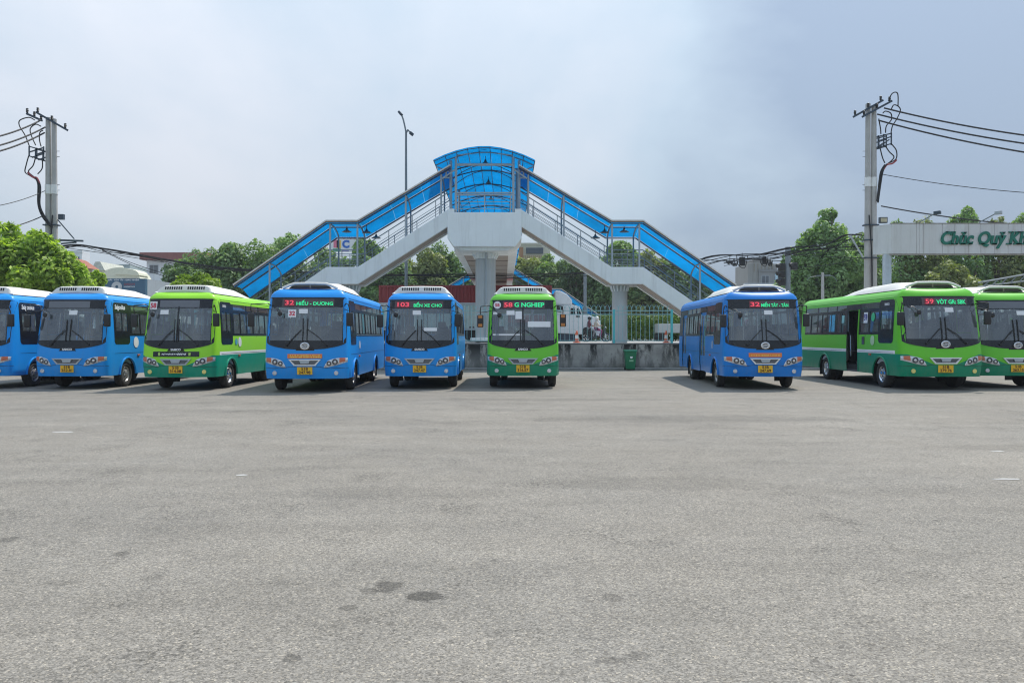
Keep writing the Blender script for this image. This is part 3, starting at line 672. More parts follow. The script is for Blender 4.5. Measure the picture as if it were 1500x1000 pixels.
        m = MB(); m.box(-0.02, 0.02, ya-0.02, ya+0.3, z0+0.07, z0+0.17); m.box(-0.6, 0.6, ya-0.014, ya-0.010, z0+0.13, z0+0.14); m.build('intake_bar', mat('intake_tan', (0.30, 0.25, 0.19), 0.7), ac)
    m = MB()
    for sg in (1, -1): m.ball((sg*0.85, 0.62, TOP-0.0), (0.05, 0.06, 0.035), 8, 5)
    m.build('roof_marker_lamp', M_WHITE, root, smooth=60)
    # headlights: swept clusters with two bowls and an amber end
    for sg in (1, -1):
        xi, xo = 0.50*Wd/1.1, 1.085*Wd/1.1-0.01
        lo = lambda t: 0.715 + 0.16*t**1.3; hi = lambda t: 0.875 + 0.115*t + 0.05*math.sin(PI*t) - (0.13*(1-t/0.18)**1.5 if t < 0.18 else 0)
        n = 12; m = MB(); rows_ = 5
        for k in range(n+1):
            t = k/n; x_ = sg*(xi+(xo-xi)*t)
            for j in range(rows_):
                z = lo(t) + (hi(t)-lo(t))*j/(rows_-1); bulge = 0.018*math.sin(PI*j/(rows_-1)) + 0.008
                m.v.append(F(x_*min(1, hwid(z)*0.998/abs(x_)), z, bulge))
        for k in range(n):
            for j in range(rows_-1):
                q = k*rows_+j; m.f.append((q, q+1, q+rows_+1, q+rows_)); m.mi.append(1 if n-4 <= k < n-1 and 0 < j < rows_-1 else 0)
        hl = m.build('headlight', [M_LENS, M_AMBER], root, smooth=50)
        for k, (t, rr) in enumerate(((0.22, 0.072), (0.48, 0.088))):
            x_ = sg*(xi+(xo-xi)*t); z = 0.5*(lo(t)+hi(t)); p = F(x_, z, 0.028); nrm = (Vector(F(x_+0.02, z))-Vector(F(x_-0.02, z))).cross(Vector(F(x_, z+0.02))-Vector(F(x_, z-0.02))).normalized()
            q = nrm.to_track_quat('Z', 'Y').to_matrix().to_4x4(); q.translation = Vector(p)
            m = MB(); m.lathe([(rr, 0.0), (rr*0.95, 0.012), (rr*0.78, 0.012), (rr*0.72, 0.002), (rr*0.42, -0.004), (rr*0.40, 0.010), (0.0, 0.016)], (0,0,0), 'z', 18); m.mi = [0 if i < 18 else (1 if i < 72 else 0) for i in range(len(m.mi))]
            b = m.build('lamp_bowl', [M_CHROME, M_LAMPD], hl, smooth=50); b.matrix_local = q
        x_ = sg*0.80*Wd/1.1; p = F(x_, 0.56, 0.004); m = MB(); m.lathe([(0.062, 0.0), (0.062, -0.016), (0.048, -0.02), (0.045, -0.012), (0.0, -0.024)], p, 'y', 16); m.build('fog_lamp', M_YFOG if spec.get('yfog') else M_LENS, root, smooth=50)
    m = MB(); m.tube([F(x_, 0.705, 0.0) for x_ in [hwid(0.7)*q for q in (-0.995, -0.97, -0.9, -0.75, -0.5)]] + [F(-0.42, 0.74, 0.0), F(0.42, 0.74, 0.0)] + [F(x_, 0.705, 0.0) for x_ in [hwid(0.7)*q for q in (0.5, 0.75, 0.9, 0.97, 0.995)]], 0.006, 4); m.build('bumper_seam', M_BPLAST, root)
    # grille with a bright frame
    def fpoly(pts, off, m):
        k = len(m.v); m.v += [F(a, b, off) for a, b in pts]; m.f.append(tuple(range(k, k+len(pts)))); m.mi.append(m.k)
    gw = 0.46; gz = 0.955 if big else 0.945; gh = 0.185
    outp = [(-gw, gz), (-gw*0.66, gz-gh), (gw*0.66, gz-gh), (gw, gz)]; inp = [(-gw*0.85, gz-0.035), (-gw*0.60, gz-gh+0.035), (gw*0.60, gz-gh+0.035), (gw*0.85, gz-0.035)]
    m = MB(); k = 0
    for off in (0.0, 0.035):
        for q in (outp, inp): m.v += [F(a, b, off) for a, b in q]
    for i in range(4):
        j = (i+1) % 4; m.f += [(8+i, 8+j, 12+j, 12+i), (i, j, 8+j, 8+i), (4+i, 4+j, 12+j, 12+i)]; m.mi += [0]*3
    gr = m.build('grille_frame', M_WHITE if big else M_LSTEEL, root)
    m = MB(); fpoly(inp, 0.008, m); m.build('grille_mesh', M_LAMPD, gr)
    m = MB(); a = [(-0.15, gz-0.03), (-0.11, gz-gh+0.06), (0.11, gz-gh+0.06), (0.15, gz-0.03)]
    m.v += [F(p, q, 0.005) for p, q in a] + [F(p, q, 0.042) for p, q in a]; m.f += [(4,5,6,7)] + [(i, (i+1)%4, 4+(i+1)%4, 4+i) for i in range(4)]; m.mi += [0]*5
    m.build('grille_badge', M_LSTEEL, gr, bevel=0.006)
    # wipers
    for sg, x0, tip in ((-1, -0.52, (-0.07, 1.86)), (1, 0.62, (0.05, 1.90))):
        m = MB(); m.tube([F(x0, 1.36, 0.05), F(x0*0.55, 1.62, 0.05), F(tip[0]*1.6, 1.80, 0.045)], 0.013, 6)
        m.tube([F(tip[0], 1.46, 0.03), F(tip[0], 1.85, 0.035), F(tip[0]*1.1, 2.12, 0.03)], 0.014, 6); m.ball(F(x0, 1.36, 0.03), 0.035, 8, 5); m.build('wiper', M_BLACK, root)
    # mirrors on arms
    for sg, mx, mz in ((-1, -Wd-spec.get('mir', 0.16), 2.08), (1, Wd+spec.get('mir_r', 0.05), 2.10)):
        a = Vector(F(sg*hwid(2.5)*0.93, 2.50, 0.0)); c = Vector((mx, 0.10, mz))
        m = MB(); m.tube([a, a+Vector((sg*0.06, -0.12, 0.06)), Vector((mx-sg*0.02, 0.02, 2.52)), Vector((mx, 0.06, 2.40)), c+Vector((0, 0, 0.2))], 0.016, 6)
        m.tube([a-Vector((0,0,0.10)), Vector((mx-sg*0.03, 0.05, 2.34))], 0.012, 6)
        mr = m.build('mirror_arm', M_BPLAST, root, smooth=60)
        m = MB(); m.box(c.x-0.095, c.x+0.095, c.y-0.045, c.y+0.05, c.z-0.20, c.z+0.19); m.build('mirror', M_BPLAST, mr, bevel=0.035, smooth=60)
        if spec.get('amber_mirror'): m = MB(); m.box(c.x-0.06, c.x+0.06, c.y-0.052, c.y-0.044, c.z+0.08, c.z+0.17); m.box(c.x-0.06, c.x+0.06, c.y-0.052, c.y-0.044, c.z-0.18, c.z-0.09); m.build('mirror_reflector', mat('reflector_orange', (0.50, 0.20, 0.05), 0.3), mr)
    m = MB(); c = Vector(F(-0.72, 2.26, 0.16)); m.ball(c, (0.07, 0.03, 0.08), 10, 6); m.tube([F(-0.95, 2.44, 0.0), Vector(F(-0.85, 2.42, 0.16)), c], 0.012, 5); m.build('curb_mirror', M_BPLAST, root, smooth=60)
    # plate with two lines of text
    p = F(0, 0.62, 0.02); m = MB(); m.box(-0.215 if big else -0.20, 0.215 if big else 0.20, p[1]-0.006, p[1]+0.006, 0.52, 0.735); pl = m.build('number_plate', M_PLATE, root, bevel=0.004)
    t1, t2 = spec['plate']
    for s, z in ((t1, 0.682), (t2, 0.578)):
        link('plate_number', text_mesh(s, 0.115, M_PTXT, 0.003, ext=0.001, width=0.19 if s == t1 else 0.33), pl, (0, p[1]-0.010, z), (R(90), 0, 0))
    # destination board across the top of the windscreen
    bx0, bx1 = spec.get('board', (-0.55, 0.62)); tilt = math.atan2(F(0, 2.7)[1]-F(0, 2.46)[1], 0.24)
    bd = patch(lambda a, b: F(a, b, 0.016), bx0, bx1, 2.475, 2.685, 0, None, 6, 2).build('destination_board', M_LEDBG if spec.get('led') else M_SIGNB, root)
    if spec.get('led'):
        num, dst, nx0, nx1, dx0, dx1 = spec['led']
        pb = patch(lambda a, b: F(a, b, 0.020), nx0-0.03, nx1+0.03, 2.482, 2.678, 0, None, 2, 1).build('number_field', M_LEDRB, bd)
        for s, a, b, m_ in ((num, nx0, nx1, M_LEDR), (dst, dx0, dx1, M_LEDG)):
            me = text_mesh(s, 0.185, m_, 0.003 if len(s) < 4 else 0.005, ext=0.001, width=b-a).copy(); co = np.empty(len(me.vertices)*3); me.vertices.foreach_get('co', co); co = co.reshape(-1, 3)
            hgt = co[:,1].max()-co[:,1].min(); ys_ = (co[:,1]-(co[:,1].max()+co[:,1].min())/2)*min(1.0, 0.155/hgt)
            new = np.array([F((a+b)/2+x_, 2.58+y_, 0.026-0.001*zz) for x_, y_, zz in zip(co[:,0], ys_, co[:,2])]); me.vertices.foreach_set('co', new.ravel()); me.update()
            link('led_text', me, bd)
    def on_front(nm, x_, z, w_, h_, m_, txt=None, tm=None, ts=None, tw=None, off=0.016, parent=None, bold=0.006, r=0.0):
        o_ = patch(lambda a, b: F(a, b, off), x_-w_/2, x_+w_/2, z-h_/2, z+h_/2, r, None, 3, 2).build(nm, m_, parent or root)
        if txt:
            me = text_mesh(txt, ts, tm, bold, ext=0.001, width=tw).copy(); co = np.empty(len(me.vertices)*3); me.vertices.foreach_get('co', co); co = co.reshape(-1, 3)
            new = np.array([F(x_+a, z+b-(co[:,1].max()+co[:,1].min())/2, off+0.004-0.001*c) for a, b, c in co]); me.vertices.foreach_set('co', new.ravel()); me.update(); link('lettering', me, o_)
        return o_
    if big:
        z = 1.335; p = F(0, z, 0.02)
        m = MB(); m.prism([(-0.27, 1.20), (0.27, 1.20), (0.22, 1.30), (-0.22, 1.30)], p[1]-0.003, p[1]+0.03); m.build('badge_mount', M_MASK, root, bevel=0.01)
        m = MB(); m.lathe([(0.135, 0.0), (0.135, -0.02), (0.112, -0.026), (0.108, -0.014), (0.0, -0.012)], (0,0,0), 'y', 24); m.v = [(a*1.0, b, c*0.78) for a, b, c in m.v]; e_ = m.build('oval_badge', M_CHROME, root, smooth=40); e_.location = (0, p[1]-0.012, z)
        m = MB(); m.tube([(0.07, 0, 0.035), (0.0, 0, 0.055), (-0.07, 0, 0.025), (-0.02, 0, 0.0), (0.07, 0, -0.01), (0.03, 0, -0.05), (-0.07, 0, -0.035)], 0.014, 6); q = m.build('badge_letter', M_LAMPD, e_); q.location = (0, -0.022, 0)
    else:
        m = MB(); p = F(0, 1.22, 0.012); m.prism([(-0.26, 1.17), (0.26, 1.17), (0.19, 1.26), (-0.19, 1.26)], p[1]-0.01, p[1]+0.03); q = m.build('badge_mount', M_MASK, root, bevel=0.008)
        link('badge_lettering', text_mesh('SAMCO', 0.085, M_STICK, 0.004, ext=0.002, width=0.30), q, (0, p[1]-0.016, 1.212), (R(90), 0, 0))
    for d in spec.get('front', ()): on_front(*d[:6], **(d[6] if len(d) > 6 else {}))
    on_front('notice', spec.get('notice', -0.08), 2.33, 0.25, 0.13, M_STICK, off=0.018)
    def on_side(nm, sg, y, z, w_, h_, m_, txt=None, tm=None, ts=None, tw=None, r=0.0, off=0.012, bold=0.004, align='CENTER'):
        o_ = None
        if m_: o_ = patch(lambda a, b: Sd(sg, a, b, off), y-w_/2, y+w_/2, z-h_/2, z+h_/2, r, None, 2, 2).build(nm, m_, root)
        if txt:
            me = text_mesh(txt, ts, tm, bold, ext=0.001, width=tw)
            link('lettering' if o_ else nm, me, o_ or root, (sg*(hwid(z)+off+0.004), y, z), (R(90), 0, R(90 if sg > 0 else -90)))
        return o_
    for d in spec.get('side', ()): on_side(*d[:7], **(d[7] if len(d) > 7 else {}))
    if spec.get('banner'):
        zb_ = 1.045 if spec['banner'] == 1 else 1.05
        b = on_front('front_banner', 0.0, zb_, 0.98, 0.125, M_ORANGE, off=0.014)
        m = MB(); rr = random.Random(5)
        for zz in ((zb_+0.022, zb_-0.028) if spec['banner'] == 1 else (zb_-0.012,)):
            x_ = -0.42
            while x_ < 0.42:
                w_ = rr.uniform(0.018, 0.045); fpoly([(x_, zz-0.015), (x_+w_, zz-0.015), (x_+w_, zz+0.015), (x_, zz+0.015)], 0.018, m); x_ += w_ + rr.choice((0.012, 0.012, 0.035))
        m.build('banner_lettering', M_YTXT, b)
    if spec.get('strip'):
        b = on_front('front_strip', 0.0, 1.085, 1.36, 0.15, M_MASK, off=0.016)
        m = MB(); rr = random.Random(9); x_ = -0.42
        while x_ < 0.30:
            w_ = rr.uniform(0.02, 0.06); hq = rr.uniform(0.012, 0.028); sl = 0.02
            fpoly([(x_, 1.085-hq), (x_+w_, 1.085-hq), (x_+w_+sl, 1.085+hq), (x_+sl, 1.085+hq)], 0.021, m); x_ += w_ + 0.015
        m.build('strip_lettering', M_STICK, b)
        m = MB()
        for x_ in (-0.52, 0.38): fpoly([(x_, 1.04), (x_+0.06, 1.04), (x_+0.06, 1.13), (x_, 1.13)], 0.021, m)
        m.build('strip_emblem', mat('emblem_yellow_green', (0.42, 0.62, 0.12), 0.5), b)
    return root

def px_x(px, D): return (px-750)/F_PX*D
def logo(sg, y, z, s=0.26, m_=None): return ('round_emblem', sg, y, z, s, s*1.05, m_ or M_STICK, dict(r=s*0.49))
SAMCO_G = 'SAMCO'
side_green = [logo(1, 2.28, 1.43, 0.30), logo(1, 1.95, 1.44, 0.20, M_CSTICK), ('lettering', 1, 1.02, 2.53, 0, 0, None, dict(txt='SAMCO', tm=M_STICK, ts=0.10, tw=0.30, off=0.016))]
buses = [
 dict(name='blue_bus', label='blue bus cut off by the left edge, only its side and white roof unit showing', x=px_x(-43, 24.2), y=24.2, rz=0, big=False, paint=P_BLUE, plate=('51B', '247.03'), board=(-0.6, 0.6),
      side=[('lettering', 1, 1.12, 2.52, 0, 0, None, dict(txt='SaigonBus', tm=M_STICK, ts=0.19, tw=0.66, off=0.016, bold=0.008)), logo(1, 2.08, 1.42, 0.34)]),
 dict(name='blue_bus', label='blue bus with blank destination board, beside the green bus with the square 58 sticker', x=px_x(98.5, 24.1), y=24.1, rz=0, big=False, paint=P_BLUE, plate=('51B', '252.81'), board=(-0.72, 0.55), notice=0.08,
      side=[('lettering', 1, 1.08, 2.52, 0, 0, None, dict(txt='SaigonBus', tm=M_STICK, ts=0.19, tw=0.66, off=0.016, bold=0.008)), logo(1, 2.06, 1.42, 0.34)]),
 dict(name='green_bus', label='green bus with square 58 sticker and a black lettered strip above its grille', x=px_x(257.5, 23.5), y=23.5, rz=0, big=False, paint=P_GREEN, plate=('51B', '314.08'), board=(-0.58, 0.60), split=True, strip=True, yfog=True, chrome=True, orange=True, notice=-0.42, side=side_green,
      front=[('route_sticker', -0.79, 2.53, 0.25, 0.24, M_STICK, dict(txt='58', tm=M_RTXT, ts=0.20, tw=0.20, off=0.022, bold=0.008))]),
 dict(name='blue_bus', label='blue bus with a white square 32 sticker in its windscreen', x=px_x(446.5, 22.7), y=22.7, rz=2.2, big=True, paint=P_BLUE, plate=('51B', '247.98'), board=(-0.70, 0.78), banner=1, trim=True, mir=0.34, notice=-0.08,
      led=('32', 'HIẾU - DƯƠNG', -0.62, -0.36, -0.29, 0.75), front=[('route_sticker', -0.40, 2.27, 0.23, 0.22, M_STICK, dict(txt='32', tm=M_RTXT, ts=0.17, tw=0.17, off=0.020, bold=0.007))],
      side=[logo(1, 2.3, 1.35, 0.24)]),
 dict(name='blue_bus', label='blue bus with red 103 and green lettering on its lit destination board', x=px_x(614.5, 24.1), y=24.1, rz=1.2, big=False, paint=P_BLUE, plate=('51B', '247.47'), board=(-0.78, 0.70), mir=0.10, notice=-0.10,
      led=('103', 'BẾN XE CHO', -0.70, -0.34, -0.20, 0.66), front=[('route_sticker', 0.32, 1.82, 0.40, 0.10, M_STICK)]),
 dict(name='green_bus', label='green bus with round 58 sticker parked alone, just right of the central bridge column', x=px_x(766, 24.3), y=24.3, rz=-0.6, big=False, paint=P_GREEN2, plate=('51B', '316.57'), board=(-0.62, 0.68), split=True, amber_mirror=True, mir=0.20, mir_r=0.12, notice=-0.38,
      led=('58', 'G NGHIEP', -0.58, -0.32, -0.26, 0.66), front=[('route_sticker', -0.79, 2.575, 0.23, 0.23, M_STICK, dict(txt='58', tm=M_RTXT, ts=0.13, tw=0.14, off=0.020, bold=0.004, r=0.113)), ('notice', -0.13, 2.26, 0.20, 0.24, M_STICK, dict(off=0.019)), ('paper_strip', 0.50, 1.98, 0.70, 0.17, M_STICK, dict(off=0.018)), ('sticker_row', -0.48, 1.66, 0.88, 0.045, M_STICK, dict(off=0.018)), ('small_sticker', -0.84, 2.32, 0.16, 0.08, M_STICK, dict(off=0.018))]),
 dict(name='blue_bus', label='blue bus right of the open gap, doors along its visible side', x=px_x(1121, 23.9), y=23.9, scale=1.0, rz=-2.9, big=True, paint=P_BLUE2, plate=('51B', '247.69'), board=(-0.42, 0.80), banner=2, trim=True, rear_door=True, notice=0.14, mir=0.02, mir_r=0.04,
      led=('32', 'MIỀN TÂY - TÂN', -0.38, -0.10, -0.06, 0.76), side=[('white_marks', -1, 1.85, 1.34, 0.10, 0.26, M_STICK, dict(r=0.04))]),
 dict(name='green_bus', label='green bus with a 59 sign in its side window and an open front door', x=px_x(1385, 23.6), y=23.6, scale=1.03, rz=-1.2, big=True, paint=P_GREEN2, plate=('51B', '279.76'), board=(-0.55, 0.76), open_door=True, yfog=True, mir=0.03, mir_r=0.05, notice=0.2, chrome=True,
      led=('59', 'VÒT GR: SBK', -0.45, -0.22, -0.14, 0.72), side=[('route_sign', -1, 2.62, 2.16, 0.30, 0.34, M_STICK, dict(txt='59', tm=M_NTXT, ts=0.27, tw=0.25, off=0.012, bold=0.01)), logo(-1, 2.08, 2.17, 0.26, M_GSTICK), logo(-1, 2.05, 1.44, 0.30, mat('pale_emblem', (0.50, 0.70, 0.42), 0.5)), ('flap', -1, 2.75, 1.43, 0.2, 0.24, M_LAMPD),
      ('poster', -1, 5.45, 2.02, 0.50, 0.60, M_CSTICK, dict(off=0.006)), ('pale_curtain', -1, 4.5, 2.15, 0.26, 0.26, M_TEALW, dict(off=0.004)), ('lettering', -1, 1.14, 2.53, 0, 0, None, dict(txt='SAMCO', tm=M_STICK, ts=0.10, tw=0.32, off=0.016))]),
 dict(name='green_bus', label='green bus cut off by the right edge, with a blank destination board', x=px_x(1491, 24.4), y=24.4, rz=-1.0, big=True, paint=P_GREEN2, plate=('51B', '263.15'), board=(-0.74, 0.74), mir=0.02, mir_r=0.05, notice=0.2),
]
for sp in buses: bus(sp)
#PART3
# ------------------------------------------------------------------ footbridge
PB = polycarb('blue_polycarbonate', (0.0, 0.42, 0.68))
M_BEAM = mat('beam_pale_pink', (0.80, 0.74, 0.68), 0.6, var=0.08)
CX = px_x(710, 40.0); K = 40.0/F_PX
br = thing('footbridge', 'covered pedestrian footbridge with blue canopy and two grey staircases crossing the highway', 'footbridge', (CX, 40.0, 0))
zpx = lambda y: EYE + (HOR-y)*K
def pts_at(poly, x):
    for (x0, z0), (x1, z1) in zip(poly, poly[1:]):
        if x0 <= x <= x1: return z0 + (z1-z0)*(x-x0)/(x1-x0)
    return poly[-1][1]
STW = 2.2
def stair(sg, y0, det=True):
    T = [(54*K, zpx(307)), (186*K, zpx(391)), (232*K, zpx(391)), (388*K, zpx(499))]
    Bt = [(54*K, zpx(332)), (186*K, zpx(416)), (232*K, zpx(416)), (352*K, zpx(499))]
    for i, yy in enumerate((y0, y0+STW-0.22)):
        for j in range(3):
            m = MB(); m.prism([(sg*T[j][0], T[j][1]), (sg*T[j+1][0], T[j+1][1]), (sg*Bt[j+1][0], Bt[j+1][1]), (sg*Bt[j][0], Bt[j][1])], yy, yy+0.22); m.build('landing_edge' if j == 1 else 'stringer', M_CONC, br, bevel=0.015)
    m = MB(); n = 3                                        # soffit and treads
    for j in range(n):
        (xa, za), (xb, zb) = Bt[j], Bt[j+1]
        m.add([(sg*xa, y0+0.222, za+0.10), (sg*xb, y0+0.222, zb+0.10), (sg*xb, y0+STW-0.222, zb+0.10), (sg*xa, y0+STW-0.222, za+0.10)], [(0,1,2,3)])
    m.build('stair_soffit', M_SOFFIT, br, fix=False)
    m = MB()
    for (xa, za), (xb, zb) in ((T[0], T[1]), (T[2], T[3])):
        k = int((za-zb)/0.165)
        for q in range(k):
            x0, x1 = xa+(xb-xa)*q/k, xa+(xb-xa)*(q+1)/k; zt = za+(zb-za)*(q+1)/k - 0.12
            m.box(min(sg*x0, sg*x1), max(sg*x0, sg*x1), y0+0.222, y0+STW-0.222, zt-0.2, zt)
    m.box(min(sg*T[1][0], sg*T[2][0]), max(sg*T[1][0], sg*T[2][0]), y0+0.222, y0+STW-0.222, T[1][1]-0.3, T[1][1]-0.12)
    m.build('step', M_CONC, br)
    # railings
    xe = 372*K
    for yy in ((y0+0.11, y0+STW-0.11) if det else (y0+0.11,)):
        for h in ((0.14, 0.28, 0.42, 0.56, 0.86) if det else (0.3, 0.6, 0.86)):
            pl = [(sg*a, yy, b+h) for a, b in T[:3]] + [(sg*xe, yy, pts_at(T, xe)+h)]
            m = MB(); m.tube(pl, 0.026 if h > 0.8 else 0.012, 6); m.build('rail', M_STEEL, br)
        x = 72*K
        while x < xe:
            z = pts_at(T, x); m = MB(); m.bar((sg*x, yy, z-0.02), (sg*x, yy, z+0.86), 0.035, 0.035, (1,0,0)); m.build('rail_post', M_STEEL, br); x += 1.18
    # canopy: arched sheet falling to the far side, carried on posts and bent ribs
    RF = [(50*K, zpx(245)), (186*K, zpx(326)), (232*K, zpx(326)), (368*K, zpx(420))]
    crv = lambda v: 0.10*math.sin(PI*v) - 0.44*v**1.7
    xs = []
    for j in range(3):
        a, b = RF[j][0], RF[j+1][0]; n = max(1, round((b-a)/1.5)); xs += [a+(b-a)*q/n for q in range(n)]
    xs.append(RF[-1][0])
    for a, b in zip(xs, xs[1:]):
        for v0, v1 in ((0.02, 0.49), (0.51, 0.99)):
            m = MB(); N = 4
            for q in range(N+1):
                v = v0+(v1-v0)*q/N
                for x in (a+0.004, b-0.004):
                    for dz in (0.0, 0.010): m.v.append((sg*x, y0+v*(STW+0.25), pts_at(RF, x)+crv(v)+dz))
            for q in range(N):
                o = 4*q; m.f += [(o, o+2, o+6, o+4), (o+1, o+5, o+7, o+3)]; m.mi += [0, 0]
            m.f += [(0, 4*N, 4*N+1, 1)[:0] or (0, 1, 3, 2), (4*N, 4*N+2, 4*N+3, 4*N+1)]; m.mi += [0, 0]
            m.build('roof_panel', PB, br, fix=False)
    for v, r, mm, nm in ((0.0, 0.0, M_BEAM, 'edge_beam'), (0.5, 0.035, M_DSTEEL, 'purlin'), (1.0, 0.04, M_DSTEEL, 'purlin'), (0.06, 0.035, M_DSTEEL, 'purlin')):
        pl = [Vector((sg*x, y0+v*(STW+0.25), pts_at(RF, x)+crv(v)-(0.045 if v else -0.03))) for x, _ in RF]
        m = MB()
        if v == 0:
            for p, q in zip(pl, pl[1:]): m.bar(p+Vector((0, -0.02, 0)), q+Vector((0, -0.02, 0)), 0.06, 0.06)
            m.k = 1
            for p, q in zip(pl, pl[1:]): m.bar(p+Vector((0, -0.03, 0.065)), q+Vector((0, -0.03, 0.065)), 0.13, 0.06)
            m.build(nm, [mat('beam_brown', (0.22, 0.15, 0.12), 0.6, var=0.1), M_BEAM], br)
        else: m.tube(pl, r, 6); m.build(nm, mm, br)
    for x in ((64*K, 116*K, 187*K, 227*K, 316*K) if det else (116*K, 187*K, 227*K, 316*K)):
        zt, zb = pts_at(RF, x), pts_at(T, x)
        m = MB(); m.tube([(sg*x, y0+0.12, zb-0.05), (sg*x, y0+0.12, zt-0.05)], 0.048, 10); m.build('canopy_post', M_LSTEEL, br, smooth=50)
        m = MB(); m.tube([(sg*x, y0+STW-0.1, zb-0.05), (sg*x, y0+STW-0.1, zt-0.80)] + [(sg*x, y0+v*(STW+0.25)-0.02, zt+crv(v)-0.09-(0.30*max(0, v-0.72)**1.0 if v > 0.72 else 0)) for v in (0.86, 0.72, 0.55, 0.35, 0.15, 0.04)], 0.042, 8); m.build('canopy_rib', M_STEEL, br, smooth=50)
    if not det: return
    # column under the landing with a fluted head
    cx = sg*202*K
    m = MB(); m.lathe([(0.40, ZR), (0.40, zpx(430)), (0.41, zpx(421)), (0.47, zpx(416.5)), (0.0, zpx(416.4))], (cx, y0+STW/2, 0), 'z', 16); m.build('column', M_COL, br, smooth=30)
    m = MB()
    for k in range(16):
        a = 2*PI*k/16; m.bar((cx+0.41*math.cos(a), y0+STW/2+0.41*math.sin(a), zpx(425)), (cx+0.50*math.cos(a), y0+STW/2+0.50*math.sin(a), zpx(417)), 0.05, 0.05)
    m.build('column_flute', M_CONC, br)
    for k, (px, py) in enumerate(((507, 337), (535, 338), (548, 346))):
        x = -(px-710)*K*1.02*sg*-1 if sg < 0 else (710-px)*K*1.02
        x = abs((710-px)*K*1.03)*sg
        lm = thing('hanging_lamp', ['black cone lamp under the %s landing roof, outermost of the three there', 'black cone lamp under the %s landing roof, middle of the three there', 'black cone lamp beside the %s landing, nearest to the upper flight'][k] % ('left' if sg < 0 else 'right'), 'lamp', (CX+x, 40+y0+1.2+0.2*k, EYE+(HOR-py)*(41.3+0.2*k)/F_PX-0.12), 0, 'cone lamps under the stair roofs')
        m = MB(); m.lathe([(0.0, 0.20), (0.045, 0.20), (0.06, 0.13), (0.13, 0.08), (0.26, 0.0), (0.25, -0.005), (0.0, 0.06)], (0,0,0), 'z', 16); m.build('lamp_shade', M_BPLAST, lm, smooth=50)
        m = MB(); m.tube([(0, 0, 0.19), (0, 0, 0.42)], 0.018, 6); m.build('lamp_stem', M_BPLAST, lm)
for sg in (-1, 1):
    stair(sg, 0.0); stair(sg, 57.0, False)
def platform(y0, y1, det=True):
    hw = 54*K; zt, zb = zpx(312), zpx(362)
    m = MB(); m.prism([(-hw, zt), (hw, zt), (hw, zpx(350)), (hw-0.32, zb), (-hw+0.32, zb), (-hw, zpx(350))], y0, y1); m.build('platform', M_CONC, br, bevel=0.03)
    m = MB()
    for sg in (-1, 1): m.box(sg*49-0.0 if False else sg*hw-(0.34 if sg > 0 else 0), sg*hw+(0.34 if sg < 0 else 0), y0+0.02, y1, zt+0.001, zpx(307))
    m.build('platform_upstand', M_CONC, br, bevel=0.01)
    m = MB(); m.prism([(-hw+0.34, zb-0.001), (hw-0.34, zb-0.001), (1.15, zpx(367)), (-1.15, zpx(367))], y0+0.25, y1-0.3); m.build('column_cap', M_CONC, br, bevel=0.02)
    c = (0, (y0+y1)/2, 0)
    m = MB(); pf = []
    for k in range(32):
        a = 2*PI*k/32; r = 0.53 if k % 4 else 0.50; pf.append((r*math.cos(a), c[1]+r*math.sin(a)))
    m.prism(pf, ZR, zpx(376), 'z'); m.build('column', M_COL, br, bevel=0)
    m = MB(); m.lathe([(0.535, zpx(376.2)), (0.56, zpx(374)), (0.70, zpx(367)), (0.0, zpx(366.9))], c, 'z', 24); m.build('column_capital', M_CONC, br, smooth=40)
    m = MB()
    for k in range(20):
        a = 2*PI*k/20; m.bar((0.55*math.cos(a), c[1]+0.55*math.sin(a), zpx(376)), (0.68*math.cos(a), c[1]+0.68*math.sin(a), zpx(368.5)), 0.09, 0.06)
    m.build('column_flute', M_CONC, br)
    if det:
        m = MB(); m.tube([(0.05, c[1]-0.56, ZR+0.1), (0.05, c[1]-0.56, zpx(378)), (0.05, c[1]-0.8, zpx(369))], 0.05, 8); m.build('drain_pipe', M_LSTEEL, br)
        m = MB(); m.box(-0.75, 0.75, c[1]-0.75, c[1]+0.75, ZR+0.1, ZR+0.28); m.build('column_footing', M_CONC, br, bevel=0.03)
platform(-0.22, 2.9); platform(56.4, 59.6, False)
# deck over the highway
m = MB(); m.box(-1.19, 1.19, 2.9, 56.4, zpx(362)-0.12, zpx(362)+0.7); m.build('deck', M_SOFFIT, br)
m = MB()
for k in range(1, 18): m.box(-1.195, 1.195, 2.9+k*3.0, 2.9+k*3.0+0.06, zpx(362)-0.135, zpx(362)-0.115)
m.build('deck_joint', M_DARK, br)
for sg in (-1, 1):
    m = MB(); m.box(sg*1.45-0.25, sg*1.45+0.25, 2.902, 56.4, zpx(362)+0.10, zpx(312)-0.3); m.build('deck_edge', M_CONC, br)
    for h in (0.3, 0.6, 0.9, 1.1): m = MB(); m.tube([(sg*1.5, 2.95, zpx(312)-0.3+h), (sg*1.5, 56.4, zpx(312)-0.3+h)], 0.02, 5); m.build('rail', M_STEEL, br)
m = MB(); m.lathe([(0.55, ZR), (0.55, zpx(372)), (0.0, zpx(371.9))], (0, 29.5, 0), 'z', 20); m.build('column', M_CONC, br, smooth=40)
